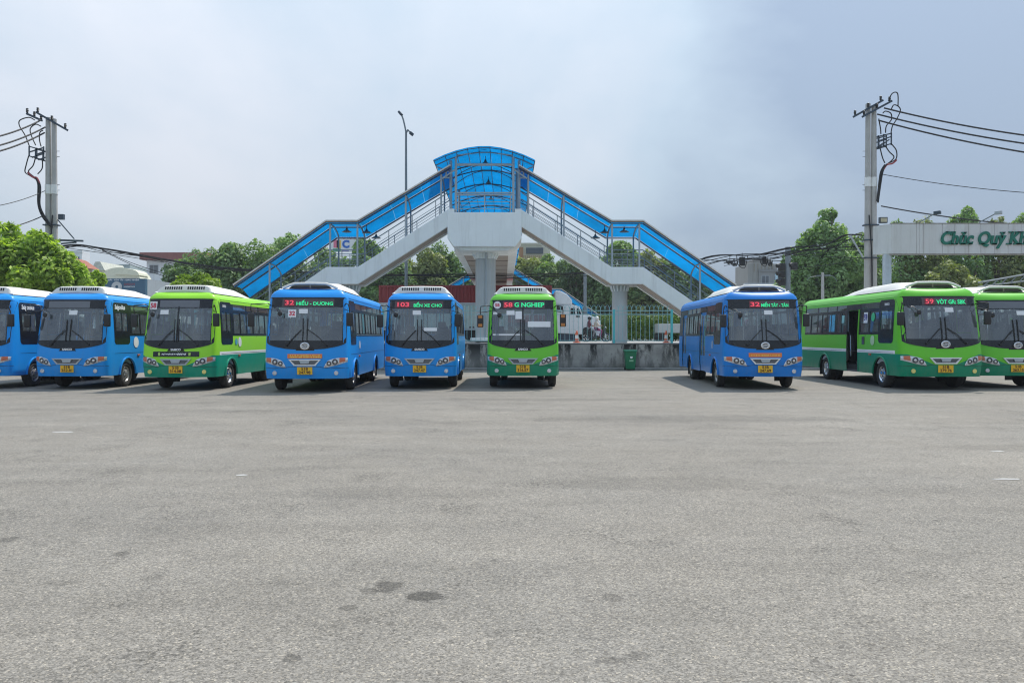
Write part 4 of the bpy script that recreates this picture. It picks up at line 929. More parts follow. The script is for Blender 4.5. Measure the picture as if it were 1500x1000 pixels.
# barrel canopy
VH, VE, VA = 2.49, EYE+(HOR-234.5)*39.2/F_PX, EYE+(HOR-214.5)*39.2/F_PX
vz = lambda x: VE + (VA-VE)*(1-(abs(x)/VH)**1.9)
NS = 9; vx = [-VH + 2*VH*k/NS for k in range(NS+1)]
ribs = [-0.8, 0.15, 2.9, 4.5, 8.5] + [8.5+4.0*k for k in range(1, 12)] + [57.5]
for a, b in zip(ribs, ribs[1:]):
    for x0, x1 in zip(vx, vx[1:]):
        m = MB(); m.add([(x0+.002, a+.002, vz(x0)), (x1-.002, a+.002, vz(x1)), (x1-.002, b-.002, vz(x1)), (x0+.002, b-.002, vz(x0)), (x0+.002, a+.002, vz(x0)+.01), (x1-.002, a+.002, vz(x1)+.01), (x1-.002, b-.002, vz(x1)+.01), (x0+.002, b-.002, vz(x0)+.01)], [(0,1,2,3), (4,5,6,7), (0,1,5,4), (2,3,7,6)])
        m.build('vault_panel', PB, br, fix=False)
for x in vx: m = MB(); m.tube([(x, -0.78, vz(x)-0.035), (x, 57.5, vz(x)-0.035)], 0.020, 6); m.build('purlin', M_DSTEEL, br)
for i, y in enumerate(ribs):
    m = MB(); m.tube([(x, y, vz(x)-0.08) for x in vx], 0.034 if i else 0.022, 8); m.build('vault_rib', M_STEEL if i == 1 else M_DSTEEL, br, smooth=50)
    if i >= 2 and y < 40:   # lower chord of each truss rib
        m = MB(); m.tube([(x*0.86, y, vz(x)-0.10-0.42*(abs(x)/VH)**2.0) for x in vx], 0.020, 6); m.build('vault_rib', M_DSTEEL, br, smooth=50)
for sg in (-1, 1):
    for x, y, r, mm in ((42*K, 0.0, 0.065, M_LSTEEL), (50.5*K, 0.45, 0.075, M_LSTEEL), (47*K, 2.5, 0.06, M_STEEL)):
        m = MB(); m.tube([(sg*x, y, zpx(313)), (sg*x, y, vz(x)-0.1)], r, 10); m.build('canopy_post', mm, br, smooth=50)
    m = MB(); m.tube([(sg*50.5*K, 0.45, zpx(250)), (sg*72*K, 0.45, vz(72*K)-0.08)], 0.035, 6); m.tube([(sg*42*K, 0, zpx(248)), (sg*62*K, 0, zpx(262))], 0.04, 6); m.tube([(sg*42*K, 0, zpx(228)), (sg*20*K, 0.0, vz(20*K)-0.12)], 0.03, 6); m.build('canopy_brace', M_LSTEEL, br)
    m = MB(); m.bar((sg*50*K, 0.3, zpx(259)), (sg*60*K, 0.3, zpx(259)), 0.12, 0.06); m.bar((sg*57*K, 0.3, zpx(259)), (sg*57*K, 0.3, zpx(250)), 0.08, 0.08, (1,0,0)); m.build('roof_bracket', M_LSTEEL, br)
    for y in (8.5, 16.5, 24.5, 32.5, 40.5, 48.5):
        m = MB(); m.tube([(sg*1.75, y, zpx(330)), (sg*1.75, y, vz(1.75)-0.08)], 0.07, 8); m.build('canopy_post', M_STEEL, br)
m = MB(); m.tube([(-42*K, 0.0, zpx(241.5)), (42*K, 0.0, zpx(241.5))], 0.07, 8); m.build('tie_beam', M_LSTEEL, br)
for py, r in ((283, 0.045), (286, 0.04), (291, 0.018), (296, 0.018), (301, 0.018), (306, 0.018)):
    m = MB(); m.tube([(-42*K, -0.02, zpx(py)), (42*K, -0.02, zpx(py))], r, 6); m.build('rail', M_LSTEEL, br)
for x in (-38, 0, 38): m = MB(); m.bar((x*K, -0.02, zpx(313)), (x*K, -0.02, zpx(286)), 0.05, 0.05, (1,0,0)); m.build('rail_post', M_LSTEEL, br)
m = MB(); m.bar((-0.14, 0.0, VA+0.10), (0.14, 0, VA+0.13), 0.1, 0.04); m.bar((0, 0, VA-0.02), (0, 0, VA+0.12), 0.03, 0.03, (1,0,0)); m.build('ridge_lamp', M_BPLAST, br)
for y in (1.2, 6.5, 12):
    lm = thing('hanging_lamp', ['small black lamp under the crown of the blue vault, near its front arch', 'small black lamp under the blue vault, second from its front arch', 'small black lamp deep under the blue vault, third from its front arch'][int(y > 2)+int(y > 9)], 'lamp', (CX, 40+y, VA-0.42), 0, 'cone lamps under the vault')
    m = MB(); m.lathe([(0.0, 0.20), (0.045, 0.20), (0.07, 0.10), (0.16, 0.0), (0.0, 0.04)], (0,0,0), 'z', 12); m.build('lamp_shade', M_BPLAST, lm, smooth=50)
    m = MB(); m.tube([(0, 0, 0.19), (0, 0, 0.38)], 0.015, 5); m.build('lamp_stem', M_BPLAST, lm)

for o_ in br.children:
    if o_.type == 'MESH':
        ys_ = [v.co.y for v in o_.data.vertices]
        if max(ys_) > 5.0: o_.rotation_euler = (0, 0, R(0.6))
# ------------------------------------------------------------------ teal fence on the wall
M_TEAL = mat('fence_teal', (0.10, 0.50, 0.52), 0.5, var=0.08)
M_TEALB = mat('fence_bar_grey_teal', (0.30, 0.54, 0.55), 0.5, var=0.08)
FX = [px_x(984, 39.1) - k*2.84 for k in range(8)]
fence = thing('railing_fence', 'teal picket fence with curved spikes on top of the stained retaining wall', 'fence', (0, 39.1, 0))
zt_, zr1, zr2, zb_ = 1.61+1.75, EYE+(HOR-455)*39.1/F_PX, EYE+(HOR-460.5)*39.1/F_PX, ZR+0.14
bar_me = None
for k, x in enumerate(FX):
    m = MB(); m.box(x-0.055, x+0.055, -0.055, 0.055, ZR, EYE+(HOR-453)*39.1/F_PX); m.build('post', M_TEAL, fence, bevel=0.008)
for x0, x1 in zip(FX[1:], FX):
    for z in (zr1, zr2, zb_):
        m = MB(); m.bar((x0+0.055, 0, z), (x1-0.055, 0, z), 0.035, 0.035); m.build('rail', M_TEALB, fence)
    n = 13
    for q in range(1, n):
        x = x0 + (x1-x0)*q/n
        if bar_me is None:
            m = MB(); zq = EYE+(HOR-461)*39.1/F_PX; top = EYE+(HOR-447)*39.1/F_PX
            m.tube([(0, 0, zb_), (0, 0, zr1+0.05), (0.015, 0, zr1+0.16), (0.06, 0, zr1+0.25), (0.11, 0, zr1+0.28)], [0.011, 0.011, 0.011, 0.010, 0.004], 6); m.tube([(0, 0, zr1+0.05), (-0.015, 0.0, zr1+0.16), (-0.06, 0, zr1+0.25), (-0.10, 0, zr1+0.28)], [0.011, 0.011, 0.010, 0.004], 5); m.tube([(0, 0, zr1+0.05), (0, -0.03, zr1+0.2)], [0.011, 0.004], 5)
            b = m.build('bar', M_TEALB, fence); bar_me = b.data; b.location = (x, 0, 0)
        else: link('bar', bar_me, fence, (x, 0, 0))

# ------------------------------------------------------------------ wheelie bin, bollards
M_BIN = mat('bin_green', (0.005, 0.17, 0.075), 0.45, var=0.1)
bn = thing('wheelie_bin', 'green wheeled rubbish bin standing against the stained concrete wall', 'bin', (px_x(922, 38.0), 37.75, 0))
m = MB(); w0, w1 = 0.20, 0.27; m.add([(-w0,-w0,.06),(w0,-w0,.06),(w0,w0,.06),(-w0,w0,.06),(-w1,-w1-.02,.88),(w1,-w1-.02,.88),(w1,w1,.88),(-w1,w1,.88)], [(3,2,1,0),(4,5,6,7),(0,1,5,4),(1,2,6,5),(2,3,7,6),(3,0,4,7)]); m.build('bin_body', M_BIN, bn, bevel=0.03)
m = MB(); m.prism([(-0.30, 0.88), (-0.31, 0.92), (-0.2, 0.965), (0.15, 0.985), (0.31, 0.95), (0.31, 0.88)], -0.30, 0.30, 'x'); m.build('lid', M_BIN, bn, bevel=0.012)
m = MB(); m.tube([(-0.25, 0.34, 0.91), (0.25, 0.34, 0.91)], 0.018, 6); m.build('handle', M_BIN, bn)
for sg in (-1, 1): m = MB(); m.lathe([(0.0, -0.03), (0.09, -0.03), (0.10, 0), (0.09, 0.03), (0, 0.03)], (sg*0.22, 0.22, 0.10), 'x', 14); m.build('wheel', M_BLACK, bn, smooth=40)
q = MB(); q.lathe([(0.065, 0), (0.065, -0.004), (0, -0.004)], (0.02, -0.262, 0.63), 'y', 14); q.build('emblem', M_STICK, bn)
q = MB(); q.box(-0.08, 0.12, -0.252, -0.246, 0.42, 0.50); q.build('print', mat('bin_print', (0.25, 0.5, 0.3), 0.6), bn)
M_CONEO = mat('bollard_orange', (0.78, 0.16, 0.07), 0.55, var=0.08)
for px, lab in ((845, 'red and white plastic bollard beside the motorbike behind the fence'), (976, 'red and white plastic bollard at the right end of the teal fence')):
    b = thing('bollard', lab, 'bollard', (px_x(px, 41.5), 41.5, ZR+0.015), 0, 'bollards on the pavement'); b.scale = (0.85, 0.85, 0.85)
    m = MB(); m.lathe([(0.22, 0), (0.22, 0.05), (0.12, 0.06), (0.105, 0.25), (0.0, 0.25)], (0,0,0), 'z', 14); m.build('base', M_CONEO, b, smooth=40)
    m = MB(); m.lathe([(0.11, 0.25), (0.105, 0.47), (0.0, 0.47)], (0,0,0), 'z', 14); m.build('reflective_band', M_WHITE, b, smooth=40)
    m = MB(); m.lathe([(0.104, 0.47), (0.09, 0.60), (0.05, 0.66), (0.06, 0.72), (0.0, 0.74)], (0,0,0), 'z', 14); m.build('top', M_CONEO, b, smooth=40)

# ------------------------------------------------------------------ motorbike with two riders
def torus(m, c, Rr, r, n=24, k=8):
    o = len(m.v)
    for i in range(n):
        a = 2*PI*i/n
        for j in range(k):
            b = 2*PI*j/k; q = Rr + r*math.cos(b); m.v.append((c[0]+q*math.cos(a), c[1]+r*math.sin(b), c[2]+q*math.sin(a)))
    for i in range(n):
        for j in range(k): m.f.append((o+i*k+j, o+((i+1)%n)*k+j, o+((i+1)%n)*k+(j+1)%k, o+i*k+(j+1)%k)); m.mi.append(m.k)
DB = 50.0
mb_ = thing('motorbike', 'dark scooter motorbike carrying two riders along the road behind the fence', 'motorbike', (px_x(873, DB), DB, ZR-0.02))
for x in (-0.62, 0.62):
    m = MB(); torus(m, (0,0,0), 0.25, 0.05); wh = m.build('wheel', M_TYRE, mb_, smooth=60); wh.location = (x, 0, 0.30)
    m = MB(); torus(m, (0,0,0), 0.205, 0.02, 20, 6)
    for k in range(5): a = 2*PI*k/5; m.bar((0,0,0), (0.2*math.cos(a), 0, 0.2*math.sin(a)), 0.03, 0.03)
    m.ball((0,0,0), (0.05, 0.06, 0.05)); m.build('rim', M_CHROME, wh)
m = MB(); m.prism([(-0.80, 0.62), (-0.70, 0.78), (-0.1, 0.74), (0.02, 0.45), (0.30, 0.36), (0.42, 0.60), (0.50, 0.95), (0.62, 0.92), (0.60, 0.62), (0.46, 0.30), (0.0, 0.24), (-0.40, 0.28), (-0.62, 0.46)], -0.11, 0.11); m.build('fairing', M_BPLAST, mb_, bevel=0.03)
m = MB(); m.prism([(-0.76, 0.76), (-0.72, 0.84), (-0.35, 0.83), (-0.02, 0.79), (0.0, 0.73)], -0.14, 0.14); m.build('saddle', M_BLACK, mb_, bevel=0.03)
m = MB(); m.tube([(0.62, 0.07, 0.30), (0.50, 0.07, 0.85)], 0.025); m.tube([(0.62, -0.07, 0.30), (0.50, -0.07, 0.85)], 0.025); m.build('fork', M_CHROME, mb_)
m = MB(); m.tube([(0.36, -0.33, 1.03), (0.48, -0.12, 1.02), (0.48, 0.12, 1.02), (0.36, 0.33, 1.03)], 0.018); m.tube([(0.44, -0.25, 1.04), (0.42, -0.33, 1.22)], 0.01); m.ball((0.42, -0.35, 1.24), (0.02, 0.06, 0.04)); m.build('handlebar', M_BLACK, mb_)
m = MB(); m.ball((0.60, 0, 0.90), (0.06, 0.08, 0.07)); m.build('headlight', M_LENS, mb_, smooth=60)
m = MB(); m.tube([(0.30, 0, 0.52), (0.62, 0, 0.60), (0.90, 0, 0.42)], 0.04); m.build('mudguard', M_BPLAST, mb_)
m = MB(); m.tube([(-0.1, -0.14, 0.26), (-0.5, -0.15, 0.30), (-0.90, -0.15, 0.36)], 0.032); m.build('exhaust', M_DSTEEL, mb_)
M_SKIN = mat('skin', (0.42, 0.25, 0.17), 0.6, var=0.05); M_HAIR = mat('black_hair', (0.015, 0.012, 0.011), 0.5)
def rider(lab, ox, shirt, trous, helmet, reach):
    J = dict(pel=(0,0,.84), bel=(.03,0,1.0), che=(.06,0,1.16), sho=(.07,0,1.28), nek=(.09,0,1.36), hed=(.11,0,1.46), top=(.12,0,1.56))
    rad = dict(pel=.155, bel=.135, che=.15, sho=.13, nek=.055, hed=.098, top=.085)
    E = [('pel','bel'),('bel','che'),('che','sho'),('sho','nek'),('nek','hed'),('hed','top')]; zone = dict(pel=1, bel=0, che=0, sho=0, nek=2, hed=2, top=2)
    for s, sg in (('l', 1), ('r', -1)):
        J.update({s+'sh':(.07, sg*.18, 1.26), s+'el':(.20, sg*.25, 1.06), s+'wr':(reach-0.07, sg*.27, 1.03), s+'ha':(reach+0.02, sg*.27, 1.02), s+'hi':(.04, sg*.10, .82), s+'kn':(.40, sg*.17, .74), s+'an':(.30, sg*.17, .36), s+'to':(.46, sg*.18, .32)})
        rad.update({s+'sh':.07, s+'el':.048, s+'wr':.034, s+'ha':.042, s+'hi':.10, s+'kn':.068, s+'an':.045, s+'to':.04})
        E += [('sho', s+'sh'), (s+'sh', s+'el'), (s+'el', s+'wr'), (s+'wr', s+'ha'), ('pel', s+'hi'), (s+'hi', s+'kn'), (s+'kn', s+'an'), (s+'an', s+'to')]
        zone.update({s+'sh':0, s+'el':0, s+'wr':2, s+'ha':2, s+'hi':1, s+'kn':1, s+'an':1, s+'to':3})
    ks = list(J); me = bpy.data.meshes.new('person'); me.from_pydata([J[k] for k in ks], [(ks.index(a), ks.index(b)) for a, b in E], [])
    o = bpy.data.objects.new('person', me); C.objects.link(o)
    md = o.modifiers.new('skin', 'SKIN'); sv = me.skin_vertices[0].data
    for i, k in enumerate(ks): sv[i].radius = (rad[k], rad[k]); sv[i].use_root = (k == 'pel')
    o.modifiers.new('sub', 'SUBSURF').levels = 2
    bpy.context.view_layer.update(); dg = bpy.context.evaluated_depsgraph_get()
    new = bpy.data.meshes.new_from_object(o.evaluated_get(dg)); o.modifiers.clear(); o.data = new
    for q in (shirt, trous, M_SKIN, M_BLACK): new.materials.append(q)
    kp = np.array([J[k] for k in ks])
    for p in new.polygons:
        d = ((kp - np.array(p.center))**2).sum(1)**0.5 - np.array([rad[k]*0.6 for k in ks]); p.material_index = zone[ks[int(d.argmin())]]; p.use_smooth = True
    o.location = (px_x(873, DB)+ox, DB, ZR-0.02); tag(o, lab, 'person', 'riders on the motorbike')
    hm = MB(); hm.ball((.11, 0, 1.50), (.135, .12, .125), 14, 9); h = hm.build('helmet', helmet, o, smooth=60); hm = MB(); hm.prism([(0.20, 1.50), (0.29, 1.475), (0.20, 1.535)], -0.09, 0.09); hm.build('visor', helmet, o)
    hm = MB()
    for sg in (1, -1): hm.ball((0.205, sg*0.035, 1.455), (0.012, 0.016, 0.010), 8, 5)
    hm.build('eye', M_HAIR, o)
rider('person in a pale jacket and white helmet steering the scooter', -0.05, mat('shirt_cream', (0.60, 0.52, 0.44), 0.8, var=0.1), mat('trousers_plum', (0.30, 0.07, 0.17), 0.8, var=0.5, scale=14), M_WHITE, 0.42)
rider('person in a dark red top and black helmet riding pillion behind', -0.50, mat('shirt_dark_red', (0.16, 0.06, 0.08), 0.8, var=0.15), mat('trousers_grey', (0.25, 0.25, 0.27), 0.8, var=0.1), M_BPLAST, 0.34)

# ------------------------------------------------------------------ lorry, red container trailer, pale trailer
M_TRW = mat('lorry_white', (0.74, 0.76, 0.76), 0.35, var=0.04, coat=0.4, dirt=(0.5, 0.48, 0.44))
DT = 58.0; kx = DT/F_PX
tr = thing('lorry', 'white bonneted lorry cab hauling a red container past the teal fence', 'lorry', (px_x(878, DT), DT, ZR-0.02))
def tp(px, py): return ((px-878)*kx, EYE+(HOR-py)*kx-ZR+0.02)
m = MB(); m.prism([tp(812, 488), tp(812, 448), tp(836, 447), tp(847, 450), tp(851, 461), tp(851, 490)], -1.15, 1.15); m.build('cab', M_TRW, tr, bevel=0.06)
m = MB(); m.prism([tp(851.2, 490), tp(851.2, 462), tp(862, 462), tp(872, 466), tp(878, 471), tp(879, 487), tp(876, 494), tp(868, 494), tp(866, 484), tp(858, 480), tp(852, 484)], -0.95, 0.95); m.build('bonnet', M_TRW, tr, bevel=0.08)
m = MB(); m.prism([tp(812, 447.5), tp(812, 427), tp(820, 427.5), tp(829, 432), tp(836, 440), tp(837, 447)], -1.1, 1.1); m.build('roof_fairing', M_TRW, tr, bevel=0.10)
for sg in (-1,):
    m = MB(); a = [tp(834, 461), tp(834, 452), tp(840, 452), tp(841, 461)]; m.prism(a, sg*1.158, sg*1.152); m.build('window', M_MASK, tr)
    m = MB(); m.prism([tp(843, 461), tp(843, 452.5), tp(846, 452.5), tp(850, 461)], sg*1.158, sg*1.152); m.build('window', M_MASK, tr)
    m = MB(); m.prism([tp(832, 488), tp(832, 450.5), tp(832.4, 450.5), tp(832.4, 488)], sg*1.156, sg*1.15); m.prism([tp(851, 488), tp(851, 462), tp(851.4, 462), tp(851.4, 488)], sg*1.156, sg*1.15); m.build('door_seam', M_BPLAST, tr)
    m = MB(); p = tp(845, 464); m.box(p[0]-0.15, p[0]+0.1, -1.19, -1.15, p[1]-0.05, p[1]+0.05); m.build('handle', M_BPLAST, tr)
m = MB(); a = tp(817, 449); b = tp(817, 455); m.box(a[0]-0.15, a[0]+0.25, -1.55, -1.35, b[1], a[1]); m.build('mirror', M_BPLAST, tr, bevel=0.03)
m = MB(); m.prism([tp(847.5, 451.5), tp(851, 460.5), tp(851.6, 461.5), tp(848.3, 450.5)], -1.0, 1.0); m.build('windscreen', M_MASK, tr)
m = MB(); a = tp(814, 489); b = tp(846, 500); m.box(a[0], b[0], -1.05, -0.5, b[1], a[1]); m.box(a[0]-0.2, 0.0, -0.5, 0.5, 0.55, 0.95); m.build('fuel_tank', M_DSTEEL, tr, bevel=0.05)
m = MB(); p = tp(877, 497); m.box(p[0]-0.3, p[0]+0.12, -1.15, 1.15, 0.35, 0.75); m.build('bumper', M_CHROME, tr, bevel=0.04)
for px in (859,) :
    for sg in (-1, 1):
        m = MB(); c = tp(px, 492); m.lathe([(0, -0.14), (0.30, -0.15), (0.50, -0.13), (0.52, 0), (0.50, 0.13), (0, 0.13)], (0,0,0), 'y', 22); wv = m.build('wheel', M_TYRE, tr, smooth=40); wv.location = (c[0], sg*0.95, 0.52)
        m = MB(); m.lathe([(0.27, -0.152), (0.24, -0.13), (0.1, -0.11), (0.08, -0.16), (0, -0.16)], (0,0,0), 'y', 16); m.build('rim', M_CHROME, wv, smooth=40)
def trailer(nm, lab, D, x0, x1, ztop, zbot, col, pitch, fr=None):
    t = thing(nm, lab, 'trailer', ((x0+x1)/2, D, ZR-0.02)); L = x1-x0; z0, z1 = zbot-ZR+0.02, ztop-ZR+0.02
    cm = mat(nm+'_paint', col, 0.55, var=0.12, scale=1.2, dirt=tuple(q*0.5 for q in col))
    m = MB(); n = int(L/pitch); y = -1.22
    for s, yy in ((1, -1.22), (-1, 1.22)):
        pr = []
        for k in range(n):
            x = -L/2 + k*L/n; dx = L/n
            pr += [(x, yy), (x+dx*0.35, yy), (x+dx*0.5, yy+s*0.05), (x+dx*0.85, yy+s*0.05)]
        pr.append((L/2, yy)); o = len(m.v); m.v += [(a, b, z0) for a, b in pr] + [(a, b, z1) for a, b in pr]; k = len(pr)
        m.f += [(o+i, o+i+1, o+k+i+1, o+k+i) for i in range(k-1)]; m.mi += [0]*(k-1)
    m.add([(-L/2,-1.22,z0),(-L/2,1.22,z0),(-L/2,1.22,z1),(-L/2,-1.22,z1)], [(0,1,2,3)]); m.add([(L/2,-1.22,z0),(L/2,1.22,z0),(L/2,1.22,z1),(L/2,-1.22,z1)], [(0,1,2,3)]); m.add([(-L/2,-1.22,z1-.01),(L/2,-1.22,z1-.01),(L/2,1.22,z1-.01),(-L/2,1.22,z1-.01)], [(0,1,2,3)])
    m.build('corrugated_box', cm, t, fix=False)
    m = MB()
    for z in (z0+0.06, z1-0.05): m.box(-L/2-0.02, L/2+0.02, -1.26, -1.16, z-0.07, z+0.07); m.box(-L/2-0.02, L/2+0.02, 1.16, 1.26, z-0.07, z+0.07)
    for x in (-L/2, L/2): m.box(x-0.07, x+0.07, -1.27, -1.15, z0, z1); m.box(x-0.07, x+0.07, 1.15, 1.27, z0, z1)
    m.build('frame', fr or cm, t)
    m = MB(); m.box(-L/2, L/2, -0.6, 0.6, z0-0.35, z0-0.01); m.build('chassis', M_DSTEEL, t)
    for x in (-L/2+1.2, -L/2+2.4, L/2-2.2):
        m = MB(); m.lathe([(0, -1.2), (0.35, -1.21), (0.5, -1.19), (0.5, -0.9), (0.5, 1.19), (0, 1.2)], (0,0,0), 'y', 20); w_ = m.build('wheel', M_TYRE, t, smooth=40); w_.location = (x, 0, 0.50)
    return t
trailer('container_trailer', 'dark red corrugated shipping container on a trailer behind the bridge column', 64.0, px_x(560, 64), px_x(806, 64), EYE+(HOR-418.5)*63/F_PX, ZR+1.45, (0.24, 0.035, 0.035), 0.28)
trailer('box_trailer', 'pale grey green corrugated trailer, lower than the red container behind it', 52.0, px_x(545, 52), px_x(742, 52), EYE+(HOR-444)*51/F_PX, ZR+0.75, (0.48, 0.58, 0.56), 0.22, M_LSTEEL)
# parked pickup at the right end of the fence
DV = 60.0; pv = thing('pickup_truck', 'small pale flatbed truck seen through the fence beside the right blue bus', 'truck', (px_x(985, DV), DV, ZR-0.02))
m = MB(); m.box(-1.2, 1.2, -0.85, 0.85, 0.62, 1.30); m.build('cargo_bed', mat('truck_pale_grey', (0.48, 0.50, 0.48), 0.6, var=0.1), pv, bevel=0.03)
m = MB(); m.prism([(1.25, 0.55), (1.25, 1.75), (2.1, 1.75), (2.6, 1.15), (2.75, 1.1), (2.75, 0.5)], -0.82, 0.82); m.build('cab', M_TRW, pv, bevel=0.05)
for x in (-0.9, 2.0): m = MB(); m.lathe([(0, -0.84), (0.3, -0.85), (0.33, -0.8), (0.33, 0.8), (0, 0.84)], (0,0,0), 'y', 16); w_ = m.build('wheel', M_TYRE, pv, smooth=40); w_.location = (x, 0, 0.33)
m = MB(); m.prism([(1.45, 1.2), (1.45, 1.62), (2.0, 1.62), (2.35, 1.2)], -0.828, -0.822); m.build('window', M_MASK, pv)

# ------------------------------------------------------------------ utility poles, wires, sign, lights
def sag(a, b, s, n=14):
    a, b = Vector(a), Vector(b); return [a.lerp(b, k/n) - Vector((0, 0, 4*s*(k/n)*(1-k/n))) for k in range(n+1)]
M_WIRE = mat('cable_black', (0.02, 0.02, 0.022), 0.7, var=0)
M_WIRER = mat('cable_red', (0.30, 0.04, 0.05), 0.6, var=0)
DP = 45.0; kp_ = DP/F_PX
def spline(pts, n=6):
    pts = [Vector(p) for p in pts]; out_ = []
    for i in range(len(pts)-1):
        p0, p1, p2, p3 = pts[max(0, i-1)], pts[i], pts[i+1], pts[min(len(pts)-1, i+2)]
        for k in range(n):
            t = k/n; out_.append(0.5*((2*p1) + (p2-p0)*t + (2*p0-5*p1+4*p2-p3)*t*t + (3*p1-p0-3*p2+p3)*t**3))
    return out_ + [pts[-1]]
def upole(lab, pxc, py_top, sg, arms, loops, cage, bundle):
    X = px_x(pxc, DP); t = thing('utility_pole', lab, 'utility pole', (X, DP, 0), 0, 'concrete utility poles')
    L_ = lambda px, py, dy=0.0: (px_x(px, DP)-X, dy, EYE+(HOR-py)*kp_)
    zt = EYE+(HOR-py_top)*kp_
    for dx, r0, r1, tt in ((-0.165, 0.20, 0.135, zt), (0.165, 0.20, 0.135, zt-0.08)):
        m = MB(); m.tube([(dx*1.12, 0, 0), (dx, 0, tt)], [r0, r1], 14); m.build('post', M_POLE, t, smooth=50)
    m = MB(); zb2 = L_(0, 278 if sg < 0 else 267)[2]; m.tube([(-0.17, 0, zb2-0.26), (-0.17, 0, zb2+0.26)], 0.185, 14); m.tube([(0.17, 0, zb2-0.26), (0.17, 0, zb2+0.26)], 0.185, 14); m.build('painted_band', M_WHITE, t, smooth=50)
    for (a, b) in arms:
        m = MB(); m.bar(L_(*a, -0.28), L_(*b, -0.05), 0.09, 0.11); m.build('cross_arm', M_DSTEEL, t)
        for f in (0.06, 0.5, 0.92):
            p = Vector(L_(*a, -0.28)).lerp(Vector(L_(*b, -0.05)), f); m = MB(); m.lathe([(0.035, 0.04), (0.07, 0.12), (0.05, 0.15), (0.08, 0.20), (0.055, 0.24), (0.075, 0.29), (0.0, 0.34)], p, 'z', 10); m.build('insulator', M_BPLAST, t, smooth=50)
    for yy in (-0.15, 0.45):
        m = MB()
        for (a, b) in cage: m.bar(L_(*a, yy), L_(*b, yy), 0.06, 0.06)
        m.build('cutout_frame', M_DSTEEL, t)
    for lp in loops: m = MB(); m.tube(spline([L_(*p, -0.2+0.1*i/len(lp)) for i, p in enumerate(lp)]), 0.032, 6); m.build('jumper_cable', M_WIRE, t)
    for k, bp in enumerate(bundle): m = MB(); m.tube(spline([L_(*p, -0.22) for p in bp]), 0.05, 6); m.build('riser_cable', M_WIRER if k == 2 else M_WIRE, t)
    m = MB()
    for py in (222, 230, 271, 279): m.tube([L_(pxc+sg*-6, py), L_(pxc+sg*-6-sg*6, py)], 0.015, 5)
    m.build('step_bolt', M_DSTEEL, t)
    m = MB(); m.tube(spline([L_(pxc-sg*5, 316, -0.24), L_(pxc-sg*3, 345, -0.25), L_(pxc-sg*1, 380, -0.26), L_(pxc-sg*0.5, 420, -0.26)]), 0.035, 6); m.build('riser_cable', M_WIRE, t)
    m = MB()
    for py in (330, 352, 378): z = L_(0, py)[2]; m.box(-0.39, 0.39, -0.22, 0.22, z-0.035, z+0.035)
    m.build('strap', M_DSTEEL, t)
    return t
upole('twin concrete utility pole with drooping cable loops rising behind the bright left tree', 76, 173, -1,
      [((58, 167), (101, 192)), ((44, 169), (64, 178))],
      [[(55, 178), (46, 174), (33, 178), (32, 186), (40, 200), (46, 216)], [(64, 187), (56, 184), (48, 190), (49, 200), (55, 214)], [(67, 193), (62, 196), (61, 206), (63, 216)], [(46, 230), (42, 243), (40, 253), (46, 258), (56, 264)], [(56, 232), (52, 244), (45, 252), (50, 258), (57, 263)], [(66, 236), (65, 248), (58, 256)]],
      [((46, 216), (46, 230)), ((46, 216), (68, 222)), ((46, 230), (68, 236)), ((57, 218), (57, 233)), ((67, 216), (67, 237)), ((47, 224), (66, 218)), ((50, 232), (68, 226))],
      [[(56, 262), (60, 272), (60, 300), (66, 318), (77, 332)], [(58, 263), (63, 275), (62, 300), (68, 316), (80, 334)], [(45, 254), (52, 261), (58, 262), (62, 270)]])
upole('twin concrete utility pole with drooping cable loops standing left of the white sign', 1275, 153, 1,
      [((1246, 174), (1292, 148)), ((1259, 174), (1305, 149))],
      [[(1298, 150), (1304, 139), (1312, 139), (1313, 157)], [(1302, 163), (1306, 156), (1313, 158), (1316, 164), (1311, 176), (1305, 186), (1303, 196)], [(1290, 168), (1294, 165), (1302, 168), (1303, 177), (1296, 186), (1295, 196)], [(1284, 176), (1287, 190), (1288, 198)], [(1303, 213), (1310, 222), (1310, 234), (1300, 240), (1293, 244)], [(1294, 216), (1300, 224), (1307, 232), (1297, 242)], [(1286, 218), (1290, 232), (1294, 240)]],
      [((1303, 196), (1303, 214)), ((1282, 202), (1303, 197)), ((1282, 218), (1303, 212)), ((1292, 198), (1292, 216)), ((1284, 200), (1284, 220)), ((1284, 208), (1302, 202)), ((1286, 216), (1300, 206))],
      [[(1296, 242), (1290, 252), (1286, 275), (1283, 298)], [(1293, 243), (1287, 254), (1284, 276), (1282, 296)], [(1310, 236), (1304, 241), (1296, 243), (1291, 250)]])
def wire(lab, a, b, s, r=0.03, mm=None, grp='overhead wires'):
    m = MB(); m.tube(sag(a, b, s), r, 5); o = m.build('overhead_wire', mm or M_WIRE); return tag(o, lab, 'cable', grp)
for i, ((px, py), (qx, qy)) in enumerate((((60, 177), (-60, 209)), ((67, 187), (-60, 224)), ((66, 195), (-60, 233)), ((66, 280), (-60, 307)), ((62, 317), (-60, 342)))):
    wire(['topmost of the thick black wires running off left from the left pole', 'second thick black wire running off left from the left pole', 'third thick black wire running off left from the left pole', 'thin wire running off left from the middle of the left pole', 'low wire running off left from the left pole above the tree'][i], at(px, py, DP-0.2), at(qx, qy, 38), 0.25, (0.045, 0.045, 0.045, 0.02, 0.03)[i])
